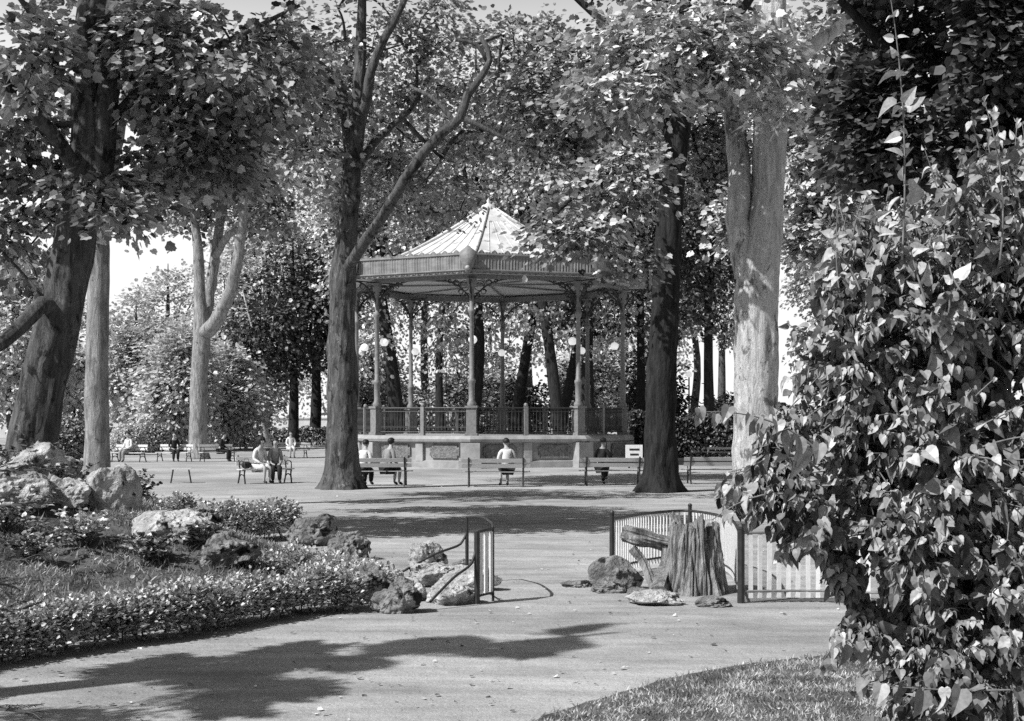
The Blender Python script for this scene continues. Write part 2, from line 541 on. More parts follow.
def grow_twigs(mb, limb_pts, centers, r0=0.007, rmax=0.07):
    """each spray is joined to the nearest wood that is already there"""
    if len(centers) == 0:
        return
    d = np.array([np.min(np.sum((limb_pts - c) ** 2, 1)) for c in centers])
    order = np.argsort(d)
    nodes = list(limb_pts)
    nl = len(nodes)
    par = [-1] * nl
    A = np.zeros((nl + len(centers), 3)); A[:nl] = limb_pts
    cnt = nl
    for i in order:
        c = centers[i]
        dd = np.sum((A[:cnt] - c) ** 2, 1) * (1 + 0.6 * (A[:cnt, 2] > c[2]))
        par.append(int(np.argmin(dd)))
        A[cnt] = c
        cnt += 1
    load = np.ones(cnt)
    for k in range(cnt - 1, nl - 1, -1):
        load[par[k]] += load[k]
    for k in range(nl, cnt):
        a, b = A[par[k]], A[k]
        L = np.linalg.norm(b - a)
        if L < 0.15:
            continue
        mid = (a + b) / 2 + rng.normal(0, .09, 3) * L + np.array([0, 0, .08 * L])
        ra = min(rmax, r0 * math.sqrt(load[k]) * 1.5)
        rb = ra * 0.6
        t = np.linspace(0, 1, 5)[:, None]
        pts = (1 - t) ** 2 * a + 2 * t * (1 - t) * mid + t * t * b
        mb.tube(pts, np.linspace(ra, rb, 5), 5, caps=False)


def make_tree(name, label, limbs, blobs, bark, leafm, n_per=26, rc=0.6, leaf=0.2, tmpl=LEAF, seg=14, group=None, step=0.3, lobes=0.5, wob=0.12, rmax=0.07, cat='tree', gap=-0.12, freq=0.28, seed=0, lean_up=0.75, r0=0.007, droop=0.35):
    """limbs: list of (points, radii); first one is the trunk. blobs: (centre, radii, number of sprays)"""
    base = np.array(limbs[0][0][0], float)
    root = empty(name, base)
    tag(root, label, cat, group)
    tr = MB(); lp = []
    for i, (p, r) in enumerate(limbs):
        sp, sr = smooth_path(p, r, .12 if (seg > 20 and i == 0) else step)
        if i > 0:
            jit = rng.normal(0, 0.03, sp.shape) * sr[:, None] * 6; jit[0] = 0
            sp = sp + jit * 0.5
        tr.tube(sp, sr, (seg * 2 if seg > 20 else seg) if i == 0 else max(7, seg - 4), wob=wob, wfreq=1.3, seed=seed + i, lobes=lobes if i == 0 else 0, ridges=0.10 if seg > 20 else .05)
        z0 = sp[0][2] + 0.45 * (sp[-1][2] - sp[0][2]) if i == 0 else -99
        lp.append(sp[sp[:, 2] > z0])
    tr.build('trunk', bark, root, smooth=True, offset=base)
    lp = np.concatenate(lp)
    cs = [blob_points(c, r, n, freq=freq, gap=gap, seed=seed + 3.1 * k) for k, (c, r, n) in enumerate(blobs)]
    cc = [np.repeat(np.asarray(c, float)[None], len(q), 0) for (c, r, n), q in zip(blobs, cs)]
    cs = np.concatenate(cs); cc = np.concatenate(cc)
    tw = MB()
    grow_twigs(tw, lp, cs, rmax=rmax, r0=r0)
    tw.build('branches', bark, root, smooth=True, offset=base)
    lf = MB()
    cluster_leaves(lf, cs, cc, n_per, rc, leaf, tmpl, up=lean_up, droop=droop)
    lf.build('crown', leafm, root, tone=True, offset=base)
    return root


def pxlimb(D, pts, dd=None):
    """pts: (x px, y px, radius px, [depth offset m])"""
    ps, rs = [], []
    for q in pts:
        d = D + (q[3] if len(q) > 3 else 0)
        ps.append(P(q[0], q[1], d)); rs.append(q[2] / F * d)
    return ps, rs


def pxblob(D, x, y, rx, ry, dy, rd, n):
    d = D + dy
    return (P(x, y, d), np.array([rx / F * d, rd, ry / F * d]), n)


exec_parts = []

# ================================================================== THE SETTING
def mound_h(x, y):
    """height of the planted bank on the left"""
    def g(cx, cy, sx, sy, h, p=2.0):
        return h * math.exp(-((abs((x - cx) / sx)) ** p + (abs((y - cy) / sy)) ** p))
    a = g(-6.6, 18.2, 2.3, 2.6, 1.28, 2.4)
    b = g(-4.3, 16.8, 1.7, 2.3, 0.62, 2.2)
    c = g(-7.6, 15.0, 3.2, 2.6, 0.75, 2.4)
    h = max(a, b, c) + 0.35 * min(a, c) + .2 * min(a, b)
    h += 0.07 * mn.noise(Vector((x * 1.3, y * 1.3, 0))) * min(1, h * 3)
    return h


gb = MB()
S = 1500.0
gb.add([(-S, -200, 0), (S, -200, 0), (S, 2800, 0), (-S, 2800, 0)], np.array([[0, 1, 2, 3]]))
g_o = gb.build('ground', M['gravel'])
tag(g_o, kind='structure')

# bank of earth (real relief), edge sinks under the gravel
nx, ny = 110, 120
xs = np.linspace(-13.5, -0.9, nx); ys = np.linspace(11.4, 25.0, ny)
V = []
for y in ys:
    for x in xs:
        V.append((x, y, mound_h(x, y) - 0.035))
i = np.arange(ny - 1)[:, None] * nx; j = np.arange(nx - 1)[None, :]
mb = MB(); mb.add(V, np.stack([i + j, i + j + 1, i + nx + j + 1, i + nx + j], -1).reshape(-1, 4))
tag(mb.build('mound', M['earth'], smooth=True), kind='structure')

# lawn: sheet with a ragged border
def lawn_edge_pts():
    px = [(470, 760), (545, 716), (610, 696), (680, 676), (750, 664), (830, 655), (900, 652), (1000, 652), (1150, 655)]
    return [G(x, y)[:2] for x, y in px]
LE = lawn_edge_pts()
mb = MB()
poly = []
for a, b in zip(LE[:-1], LE[1:]):
    for t in np.linspace(0, 1, 14, endpoint=False):
        p = a * (1 - t) + b * t
        poly.append(p + np.array([0, 0.05 * mn.noise(Vector((p[0] * 7, p[1] * 7, 3)))]))
poly.append(LE[-1])
poly = [np.array([-0.9, 6.0])] + poly + [np.array([9, 11.5]), np.array([9, 2.0]), np.array([-0.9, 2.0])]
poly = poly[::-1]
n = len(poly)
V = [(p[0], p[1], 0.006) for p in poly]
mb.add(V, np.arange(n)[::-1][None, :] if False else np.arange(n)[None, :])
o = mb.build('lawn', M['earth'])
if o.data.polygons[0].normal.z < 0:
    o.data.flip_normals()
tag(o, kind='structure')


def in_lawn(x, y):
    for a, b in zip(LE[:-1], LE[1:]):
        if a[0] <= x < b[0]:
            return y < a[1] + (b[1] - a[1]) * (x - a[0]) / (b[0] - a[0])
    return False


# grass blades
BL = (np.array([[-.06, 0, 0], [.06, 0, 0], [.045, .55, .03], [-.045, .55, .03], [0, 1, .14]]), [np.array([[0, 1, 2, 3]]), np.array([[3, 2, 4]])])


def blades(name, pts, hmin, hmax, mat, width=1.0, spread=.35, kind='stuff', parent=None, clump_tone=2.0):
    k = len(pts)
    mb = MB()
    D = np.concatenate([rng.normal(0, spread, (k, 2)), np.ones((k, 1))], 1)
    Nn = np.concatenate([rng.normal(0, 1, (k, 2)), np.full((k, 1), .2)], 1)
    tone = np.array([0.5 + 0.9 * mn.noise(Vector((p[0] * clump_tone, p[1] * clump_tone, 5))) for p in pts]) + rng.normal(0, .2, k)
    add_leaves(mb, pts, D, Nn, rng.uniform(hmin, hmax, k), BL, np.clip(tone, 0, 1), width)
    o = mb.build(name, mat, parent, tone=True)
    if kind: o['kind'] = kind
    return o


pts = []
while len(pts) < 60000:
    x = rng.uniform(-0.7, 3.8); y = 6.3 + 5.2 * rng.uniform() ** 1.0
    dens = 0.55 + 0.9 * mn.noise(Vector((x * 3, y * 3, 0)))
    # thins out toward the gravel
    e = in_lawn(x, y + 0.16 + 0.2 * mn.noise(Vector((x * 5, y * 5, 9))))
    if not in_lawn(x, y - .05): continue
    if rng.uniform() > (max(.25, dens) if e else 0.18): continue
    pts.append((x, y, 0.0))
blades('grass', np.array(pts), 0.012, 0.05, M['grass'], width=1.9, spread=.8, clump_tone=4.0)

# weeds on the bank
pts = []
while len(pts) < 52000:
    x = rng.uniform(-12.5, -2.6); y = rng.uniform(12.6, 20)
    h = mound_h(x, y)
    if h < 0.1 or rng.uniform() > 0.55 + 1.0 * mn.noise(Vector((x * 1.6, y * 1.6, 4))): continue
    pts.append((x, y, h - 0.045))
blades('bank_grass', np.array(pts), 0.03, 0.12, M['weed'], width=1.3, spread=.8)

# dead leaves and crumbs on the gravel
mb = MB()
k = 1700
yy = 8.0 + 34 * rng.uniform(0, 1, k) ** 1.7
xx = rng.uniform(-.42, .42, k) * yy
C = np.stack([xx, yy, np.full(k, .012)], 1)
ok = np.array([mound_h(a, b) < 0.03 for a, b in zip(xx, yy)])
C = C[ok]; k = len(C)
D = np.concatenate([rng.normal(0, 1, (k, 2)), rng.normal(0, .12, (k, 1))], 1)
Nn = np.concatenate([rng.normal(0, .25, (k, 2)), np.ones((k, 1))], 1)
add_leaves(mb, C, D, Nn, rng.uniform(.015, .055, k) * rng.uniform(.5, 1, k), LEAF, rng.uniform(0, 1, k) ** 1.5)
tag(mb.build('leaf_litter', M['leaf_light'], tone=True), kind='stuff')


# ------------------------------------------------------------------ rocks
def ico(sub):
    import bmesh
    b = bmesh.new(); bmesh.ops.create_icosphere(b, subdivisions=sub, radius=1.0)
    V = np.array([v.co[:] for v in b.verts]); Fa = np.array([[v.index for v in f.verts] for f in b.faces]); b.free()
    return V, Fa
ICO4 = ico(5); ICO3 = ico(4)


def rock(name, label, c, s, mat='rock', seed=0, rough=.35, group=None, rz=0.0, sub=4, cat='rock', flat_bottom=-.55):
    V0, Fa = ICO4 if sub == 4 else ICO3
    V = V0.copy()
    sv = Vector((seed * 3.7, seed * 1.9, seed * .7))
    out = np.empty_like(V)
    rs = np.random.default_rng(seed + 100)
    for _p in range(11):
        n_ = unit(rs.normal(0, 1, 3)); d_ = rs.uniform(.58, .88)
        ex = V @ n_ - d_
        V = V - n_[None] * np.maximum(ex, 0)[:, None] * .9
    for q, v in enumerate(V):
        p = Vector(v)
        k = 1.12 + rough * .8 * mn.noise(p * 1.3 + sv) + rough * .4 * mn.noise(p * 3.1 + sv) + rough * .28 * mn.noise(p * 8 + sv)
        # pits and crags
        w = mn.voronoi(p * 2.2 + sv)[0]
        k += rough * 0.32 * (w[1] - w[0] - .3)
        out[q] = v * k
    out[:, 2] = np.maximum(out[:, 2], flat_bottom)
    out *= np.array(s)
    R = np.array(Matrix.Rotation(rz, 3, 'Z'))
    out = out @ R.T
    mb = MB(); mb.add(out, Fa)
    o = mb.build(name, M[mat], smooth=False)
    o.location = tuple(float(t) for t in c)
    tag(o, label, cat, group)
    return o


def on_mound(px, py, Dlo=12.0, Dhi=24.0):
    """first point of the bank met along the line of sight"""
    for D in np.arange(Dlo, Dhi, 0.04):
        p = P(px, py, D)
        if p[2] <= mound_h(p[0], p[1]): return p
    return GD(px, Dhi)


rocks = [
    # px, py, sx, sy, sz, mat, rough, seed, label
    (106, 508, .36, .34, .36, 'rock', .2, 1, 'rounded pale boulder in the middle of the rockery, deep shadow on its right'),
    (88, 470, .62, .45, .27, 'rock', .35, 2, 'broad pale rock at the top of the rockery behind the rounded boulder'),
    (38, 475, .55, .45, .25, 'rock', .35, 3, 'wide pale rock near the left end of the rockery crest'),
    (160, 530, .36, .30, .17, 'rock', .3, 4, 'bright smooth slab right of the rounded boulder'),
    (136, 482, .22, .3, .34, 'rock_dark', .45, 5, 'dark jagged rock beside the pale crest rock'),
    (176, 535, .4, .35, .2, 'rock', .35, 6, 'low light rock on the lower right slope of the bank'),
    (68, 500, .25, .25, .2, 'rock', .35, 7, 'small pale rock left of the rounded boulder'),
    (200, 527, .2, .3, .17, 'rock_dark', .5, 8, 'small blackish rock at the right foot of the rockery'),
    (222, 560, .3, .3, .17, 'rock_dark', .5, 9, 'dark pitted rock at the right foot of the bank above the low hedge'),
    (10, 500, .4, .4, .24, 'rock', .35, 10, 'pale rock at the far left edge of the rockery'),
    (60, 452, .5, .5, .2, 'rock', .35, 12, 'flat pale rock on the summit of the rockery'),
]
for px, py, sx, sy, sz, mt, rg, sdv, lb in rocks:
    c = on_mound(px, py)
    h = mound_h(c[0], c[1])
    rock('rock', lb, (c[0], c[1] + .05, h + sz * .25), (sx, sy, sz * 1.25), mt, sdv, rg, 'rocks of the rockery', rz=rng.uniform(0, 3))

gates_rocks = [
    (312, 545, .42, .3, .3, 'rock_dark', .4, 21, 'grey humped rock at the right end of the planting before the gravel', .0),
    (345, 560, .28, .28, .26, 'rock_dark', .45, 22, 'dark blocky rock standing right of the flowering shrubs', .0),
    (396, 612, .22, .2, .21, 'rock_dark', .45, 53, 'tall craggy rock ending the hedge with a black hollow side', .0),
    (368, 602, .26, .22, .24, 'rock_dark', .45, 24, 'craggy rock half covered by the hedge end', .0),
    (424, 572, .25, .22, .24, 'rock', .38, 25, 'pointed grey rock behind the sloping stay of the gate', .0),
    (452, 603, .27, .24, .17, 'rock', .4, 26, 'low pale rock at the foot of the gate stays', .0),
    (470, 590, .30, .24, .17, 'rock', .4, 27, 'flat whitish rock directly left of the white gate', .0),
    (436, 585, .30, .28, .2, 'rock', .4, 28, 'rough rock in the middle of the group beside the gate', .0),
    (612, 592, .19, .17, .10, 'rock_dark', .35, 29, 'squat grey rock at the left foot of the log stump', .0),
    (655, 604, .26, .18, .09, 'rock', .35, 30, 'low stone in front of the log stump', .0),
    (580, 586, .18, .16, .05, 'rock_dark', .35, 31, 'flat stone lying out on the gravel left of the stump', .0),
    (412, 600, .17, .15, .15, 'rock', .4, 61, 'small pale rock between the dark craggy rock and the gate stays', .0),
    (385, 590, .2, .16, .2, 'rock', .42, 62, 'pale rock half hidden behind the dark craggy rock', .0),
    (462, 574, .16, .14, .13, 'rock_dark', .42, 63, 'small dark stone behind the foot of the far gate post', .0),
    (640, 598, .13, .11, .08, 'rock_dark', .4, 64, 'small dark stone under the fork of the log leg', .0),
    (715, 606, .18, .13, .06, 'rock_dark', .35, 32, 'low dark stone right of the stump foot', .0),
]
for px, py, sx, sy, sz, mt, rg, sdv, lb, _ in gates_rocks:
    c = G(px, py)
    rock('rock', lb, (c[0], c[1], sz * .5), (sx, sy, sz), mt, sdv, rg, 'rocks beside the gate', rz=rng.uniform(-.4, .4))


# ------------------------------------------------------------------ hedges and low shrubs
def low_hedge(name, label, path, w, h, n_sprays, leaf, mat='leaf_hedge', cat='hedge', base_z=None, group=None, stems=True, n_per=11, seed=0):
    path = [np.array(p, float) for p in path]
    sp, _ = smooth_path([np.array([p[0], p[1], 0]) for p in path], [1] * len(path), .1)
    base = sp[0].copy(); base[2] = 0
    root = empty(name, base)
    tag(root, label, cat, group)
    T = np.gradient(sp, axis=0); T = unit(T); Nn = np.stack([-T[:, 1], T[:, 0], 0 * T[:, 0]], 1)
    q = rng.integers(0, len(sp), n_sprays)
    u = rng.uniform(-1, 1, n_sprays)
    # outline: rounded box, lumpy
    lump = np.array([1 + .38 * mn.noise(Vector((sp[i][0] * 2.3, sp[i][1] * 2.3, seed))) for i in q])
    top = h * lump * (1 - .35 * np.abs(u) ** 3)
    v = rng.uniform(0, 1, n_sprays) ** .36
    z = top * (0.12 + .88 * v)
    C = sp[q] + Nn[q] * (u * w / 2 * (0.75 + .25 * v))[:, None] * lump[:, None]
    C[:, 2] = z
    if base_z: C[:, 2] += np.array([base_z(a, b) for a, b in C[:, :2]])
    keep = np.array([mn.noise(Vector(c * 3.0)) > -.32 for c in C])
    C = C[keep]
    cc = C.copy(); cc[:, 2] -= .3; cc[:, :2] = sp[q][keep][:, :2]
    lf = MB()
    cluster_leaves(lf, C, cc, n_per, .10, leaf, LEAF, droop=-.1, flat=.8, up=.95)
    if stems:
        st = MB()
        for i in range(0, len(sp), 2):
            for _ in range(2):
                a = sp[i] + Nn[i] * rng.uniform(-.2, .2) * w
                bz = base_z(a[0], a[1]) if base_z else 0
                a[2] = bz - .03
                b = a + np.array([rng.normal(0, .08), rng.normal(0, .08), h * .8])
                m_ = (a + b) / 2 + rng.normal(0, .03, 3)
                st.tube([a, m_, b], [.009, .007, .004], 5, caps=False)
        st.build('stems', M['twig'], root, offset=base)
    lf.build('foliage', M[mat], root, tone=True, offset=base)
    return root


hp = [G(x, y)[:2] for x, y in [(-80, 672), (0, 661), (70, 650), (140, 640), (200, 630), (260, 619), (320, 611), (350, 610)]]
low_hedge('low_hedge', 'long low clipped hedge of small bright leaves edging the dark path at lower left', hp, .44, .34, 4200, .038, seed=1)
hp = [G(x, y)[:2] for x, y in [(188, 538), (215, 541), (250, 541), (284, 538)]]
low_hedge('low_hedge', 'short rounded bright hedge standing alone on the gravel behind the rockery', hp, .8, .50, 1500, .05, seed=2)
hp = [G(x, y)[:2] for x, y in [(262, 586), (300, 584), (345, 590), (365, 600)]]
low_hedge('flowering_shrub', 'low spreading shrub with pale leaves between the hedge and the humped rock', hp, .6, .32, 700, .042, cat='shrub', seed=3)
hp = [GD(x, 20.5)[:2] for x in (112, 150, 185)]
low_hedge('flowering_shrub', 'loose pale shrub growing behind the right shoulder of the rockery', hp, .9, .75, 1300, .05, cat='shrub', seed=4, mat='leaf_light')


def weed_plant(px, py, h, n, label, mat='leaf_mid', spread=.5, lsize=.06):
    c = on_mound(px, py)
    c[2] = mound_h(c[0], c[1]) - .05
    root = empty('rockery_plant', c)
    tag(root, label, 'plant', 'plants on the rockery')
    st, lf = MB(), MB()
    for _ in range(n):
        tip = c + np.array([rng.normal(0, spread * h), rng.normal(0, spread * h), h * rng.uniform(.5, 1)])
        m_ = (c + tip) / 2 + np.array([0, 0, .15 * h])
        t = np.linspace(0, 1, 7)[:, None]
        p = (1 - t) ** 2 * c + 2 * t * (1 - t) * m_ + t * t * tip
        st.tube(p, np.linspace(.006, .002, 7), 4, caps=False)
        tt = np.repeat(np.linspace(.25, 1, 10), 2)[:, None]
        C = (1 - tt) ** 2 * c + 2 * tt * (1 - tt) * m_ + tt * tt * tip
        D = rng.normal(0, 1, (20, 3)); D[:, 2] = np.abs(D[:, 2]) * .3
        add_leaves(lf, C, D, rng.normal(0, .4, (20, 3)) + [0, 0, 1], lsize * rng.uniform(.6, 1.2, 20), LEAF, rng.uniform(0, 1, 20))
    st.build('stems', M['twig'], root, offset=c)
    lf.build('foliage', M[mat], root, tone=True, offset=c)


wp = [(130, 505, .5, 22, 'dark bushy plant in the cleft right of the rounded boulder', 'leaf_dark'),
      (165, 500, .6, 24, 'upright leafy plant on the right shoulder of the rockery', 'leaf_mid'),
      (60, 488, .35, 20, 'dark low plant in the cleft left of the rounded boulder', 'leaf_dark'),
      (20, 470, .45, 20, 'dark plant at the left crest of the rockery', 'leaf_dark'),
      (80, 545, .42, 26, 'thin stalked weed in the middle of the bank grass', 'leaf_light'),
      (150, 560, .3, 24, 'leafy weed on the bank below the bright slab', 'leaf_mid'),
      (30, 560, .35, 24, 'leafy weed low on the left of the bank grass', 'leaf_mid'),
      (105, 452, .35, 20, 'small pale plant behind the summit of the rockery', 'leaf_light'),
      (190, 545, .3, 22, 'small leafy plant beside the blackish rock', 'leaf_mid'),
      (5, 530, .5, 24, 'taller weed at the far left of the bank', 'leaf_mid')]
for a in wp: weed_plant(a[0], a[1], a[2], a[3], a[4], a[5])


# ------------------------------------------------------------------ the gate and railings
def top_rail_and_bars(root, base_pts, h, bar_sp, bar_w, barmat, railmat, posts=(), rail_r=.018, barname='paling', closed_bottom=True, offset=None, tilt=0):
    sp, _ = smooth_path([np.array([p[0], p[1], 0]) for p in base_pts], [1] * len(base_pts), .04)
    L = np.concatenate([[0], np.cumsum(np.linalg.norm(np.diff(sp, axis=0), axis=1))])
    r = MB()
    r.tube(sp + [0, 0, h], rail_r, 6)
    r.tube(sp + [0, 0, .12], rail_r * .8, 6)
    r.build('rail', railmat, root, smooth=True, offset=offset)
    b = MB()
    for s in np.arange(bar_sp, L[-1] - bar_sp * .5, bar_sp):
        i = np.searchsorted(L, s) - 1
        t = (s - L[i]) / (L[i + 1] - L[i] + 1e-9)
        p = sp[i] * (1 - t) + sp[i + 1] * t
        d = sp[i + 1] - sp[i]
        b.box((p[0], p[1], h / 2 + .03), (bar_w, .014, h - .04), math.atan2(d[1], d[0]) + rng.normal(0, .05), ry=rng.normal(0, .008))
    b.build(barname, barmat, root, offset=offset)


rA, rB, rC, rP, rQ = G(612, 578), GD(690, 18.4), GD(728, 17.0), G(741, 603), GD(880, 14.4)
root = empty('paling_fence', rA)
tag(root, 'low curved paling fence with dark top rail behind the hollow stump', 'fence')
rM = GD(652, 18.0)
top_rail_and_bars(root, [rA, rM, rB, rC, rP], .70, .075, .022, M['paint_white'], M['iron'], offset=rA)
top_rail_and_bars(root, [rP, rP * .5 + rQ * .5 + [0, .12, 0], rQ], .72, .10, .045, M['paint_white'], M['iron_grey'], offset=rA)
for p, r_ in ((rA, .03), (rP, .038), (rB, .025)):
    b = MB(); b.tube([p + [0, 0, -.05], p + [0, 0, .76]], r_, 8); b.sphere(p + [0, 0, .77], r_ * 1.2, 8, 6)
    b.build('post', M['iron'], root, smooth=False, offset=rA)

gF, gN, gM = G(467, 583), G(493, 601), G(477, 604)
root = empty('garden_gate', gN)
tag(root, 'narrow white paling gate leaf in a dark iron frame, standing open at the path', 'gate')
b = MB()
b.tube([gF + [0, 0, -.03], gF + [0, 0, .76]], .02, 8)
b.build('post', M['iron'], root, offset=gN)
b = MB()
for p in (gM,):
    b.tube([p + [0, 0, -.03], p + [0, 0, .74]], .03, 8)
b.build('post', M['iron'], root, offset=gN)
b = MB(); b.tube([gN + [0, 0, -.03], gN + [0, 0, .76]], .014, 8); b.build('post', M['iron'], root, offset=gN)
sp, _ = smooth_path([gF + [0, 0, .76], gF * .6 + gN * .4 + [.06, .12, .79], gN * .8 + gF * .2 + [.05, .02, .78], gN + [0, 0, .755]], [1] * 4, .05)
b = MB(); b.tube(sp, .016, 6)
b.tube([gN + [0, 0, .75], gM + [0, 0, .735]], .016, 6)
b.tube([gN + [0, 0, .09], gM + [0, 0, .08]], .014, 6)
b.tube([gF + [0, 0, .09], gN + [0, 0, .09]], .012, 6)
b.build('frame', M['iron'], root, smooth=True, offset=gN)
b = MB()
ang = math.atan2((gN - gM)[1], (gN - gM)[0])
for t in np.linspace(.22, .90, 3):
    p = gM * (1 - t) + gN * t
    b.box((p[0], p[1], .40), (.056, .016, .64), ang)
b.build('paling', M['paint_white'], root, offset=gN)
for s0, e0 in ((gF + [0, 0, .55], G(402, 586) + [0, 0, .16]), (gM + [-.01, 0, .52], G(430, 610) + [0, 0, .08])):
    mid = s0 * .9 + e0 * .1 + np.array([0, 0, -.06])
    sp, _ = smooth_path([s0 + [.0, 0, .06], mid, (s0 + e0) / 2 + [0, 0, -.01], e0], [1] * 4, .06)
    b = MB(); b.tube(sp, .014, 6); b.build('stay', M['iron'], root, smooth=True, offset=gN)


# ------------------------------------------------------------------ stump and log
c0 = G(694, 592)
root = empty('tree_stump', c0)
tag(root, 'big furrowed hollow stump standing before the curved paling fence', 'stump')
b = MB()
sp, sr = smooth_path([c0 + [0, 0, -.05], c0 + [0.0, 0, .2], c0 + [.0, .02, .45], c0 + [.02, .03, .72]], [.37, .32, .295, .27], .02)
b.tube(sp, sr, 180, wob=.16, wfreq=1.6, seed=3, lobes=.16, ridges=.0)
W_ = b.V[0]
for q in range(len(W_)):
    v = W_[q] - c0
    a_ = math.atan2(v[1], v[0]); z_ = v[2]
    ca, sa = math.cos(a_), math.sin(a_)
    # deep cracks that wander, plates between them
    g_ = mn.noise(Vector((ca * 7 + .3 * z_, sa * 7, z_ * 1.1))); h_ = mn.noise(Vector((ca * 18, sa * 18, z_ * 4.5))); n_ = mn.noise(Vector((ca * 3, sa * 3, z_ * 3)))
    k_ = 1 - .20 * max(0, .22 - abs(g_)) / .22 * .8 + .05 * h_ + .10 * n_
    W_[q][0] = c0[0] + v[0] * k_; W_[q][1] = c0[1] + v[1] * k_
    if z_ > .45:
        W_[q][2] += max(0, z_ - .45) / .27 * (.22 * mn.noise(Vector((ca * 2.2, sa * 2.2, 7))) + .09 * mn.noise(Vector((ca * 9, sa * 9, 3))))
b.build('stump_wood', M['wood'], root, smooth=False, offset=c0)

c1 = G(632, 590)
root = empty('rustic_log', c1)
tag(root, 'pale knotty log lying level on a forked wooden leg, its end against the stump', 'log')
b = MB()
zz = lambda px, py, D: P(px, py, D)
sp, sr = smooth_path([zz(624, 533, 15.9), zz(645, 538, 15.8), zz(668, 543, 15.7), zz(690, 543, 15.6)], [.085, .10, .075, .08], .02)
b.tube(sp, sr, 40, wob=.6, wfreq=2.6, seed=5, ridges=.3)
b.build('log_wood', M['wood'], root, offset=c1)
for pts_, r_ in (([zz(632, 548, 15.8), zz(645, 565, 15.75), G(655, 594)], [.05, .045, .05]), ([zz(672, 548, 15.7), zz(666, 568, 15.65), G(657, 595)], [.10, .075, .11])):
    sp, sr = smooth_path(pts_, r_, .05)
    b = MB(); b.tube(sp, sr, 14, wob=.4, wfreq=2, seed=8, ridges=.25)
    b.build('leg', M['wood'], root, offset=c1)
b = MB(); q = G(618, 590); b.box((q[0], q[1] + .1, .2), (.42, .12, .34), .15, .2)
rock('rock', 'upright grey slab leaning under the left end of the rustic log', (q[0] - .02, q[1] + .1, .12), (.27, .1, .24), 'rock_dark', 44, .2, 'rocks beside the gate', sub=3)


# ================================================================== BANDSTAND
BC = np.array([(488.5 - CX) / F * 63.0, 63.0, 0.0])
K = 22.57
RC = 5.93
A0 = math.radians(-90 - 5.6)     # the column nearest the lens, a little left of centre
bs = empty('bandstand', BC)
tag(bs, 'large octagonal iron bandstand with pale ribbed zinc roof, globe lamps and a stone base', 'bandstand')
PZ = 1.30     # platform floor
ZV0, ZV1, ZA = 7.72, 8.58, 11.45


def ang(k): return A0 + k * math.pi / 4
def pt(k, r, z=0.0): return np.array([r * math.cos(ang(k)), r * math.sin(ang(k)), z])
def octo(mb, prof): mb.lathe(prof, seg=8, rot=A0)


mb = MB()
octo(mb, [(6.30, -.1), (6.30, .26), (6.16, .30), (6.16, 1.02), (0.02, 1.03)])
mb.build('platform', M['stone_pale'], bs)
mb = MB()
octo(mb, [(6.17, 1.00), (6.40, 1.06), (6.44, 1.16), (6.36, 1.26), (6.30, PZ), (.02, PZ + .01)])
mb.build('cornice', M['stone_pale'], bs)
for k in range(8):
    a, b = pt(k, 6.2), pt(k + 1, 6.2)
    u = unit(b - a); L = np.linalg.norm(b - a); th = math.atan2(u[1], u[0]); nrm = np.array([u[1], -u[0], 0])
    if np.dot(nrm, a) < 0: nrm = -nrm
    mb = MB()
    p = pt(k, 6.17)
    mb.box((p[0], p[1], .62), (.78, .5, .8), ang(k) + math.pi / 2)
    mb.box((p[0], p[1], .14), (.92, .62, .32), ang(k) + math.pi / 2)
    mb.build('pier', M['stone_pale'], bs)
    m0 = (a + b) / 2
    mb = MB(); q = m0 + nrm * .02
    mb.box((q[0], q[1], .64), (.34, .16, .76), th)
    mb.build('pier', M['stone_pale'], bs)
    for s in (-1, 1):
        c = m0 + u * s * (L * .245) + nrm * .0
        mb = MB()
        w, h = L * .125, .27
        # a rocky panel with notched corners
        poly = [(-w, -h), (w, -h), (w, -h + .1), (w + .1, -h + .1), (w + .1, h - .1), (w, h - .1), (w, h), (-w, h), (-w, h - .1), (-w - .1, h - .1), (-w - .1, -h + .1), (-w, -h + .1)]
        n_ = len(poly)
        fr = np.array([c + u * x + np.array([0, 0, .66 + z]) + nrm * .035 for x, z in poly])
        bk = fr - nrm * .12
        j = np.arange(n_)
        mb.add(np.concatenate([fr, bk]), [j[None, :], np.stack([j, j + n_, (j + 1) % n_ + n_, (j + 1) % n_], -1)])
        mb.build('panel', M['panel'], bs)
    # railing
    a, b = pt(k, RC + .05), pt(k + 1, RC + .05)
    mb = MB()
    for z, r_ in ((PZ + 1.12, .035), (PZ + .98, .018), (PZ + .14, .025), (PZ + .34, .014)):
        mb.tube([a + [0, 0, z], b + [0, 0, z]], r_, 6)
    nb = 30
    for i in range(1, nb):
        p = a * (1 - i / nb) + b * (i / nb)
        mb.lathe([(.012, PZ + .1), (.03, PZ + .3), (.014, PZ + .42), (.026, PZ + .62), (.014, PZ + .8), (.014, PZ + 1.1)], p, seg=5)
        if i % 2:
            mb.sphere(p + [0, 0, PZ + .24], .055, 6, 5, (1, 1, .8))
    mb.build('railing', M['iron'], bs)
    m1 = (a + b) / 2
    mb = MB(); mb.box((m1[0], m1[1], PZ + .58), (.16, .16, 1.2), th); mb.sphere(m1 + [0, 0, PZ + 1.24], .09, 8, 6)
    mb.build('rail_post', M['iron_grey'], bs)

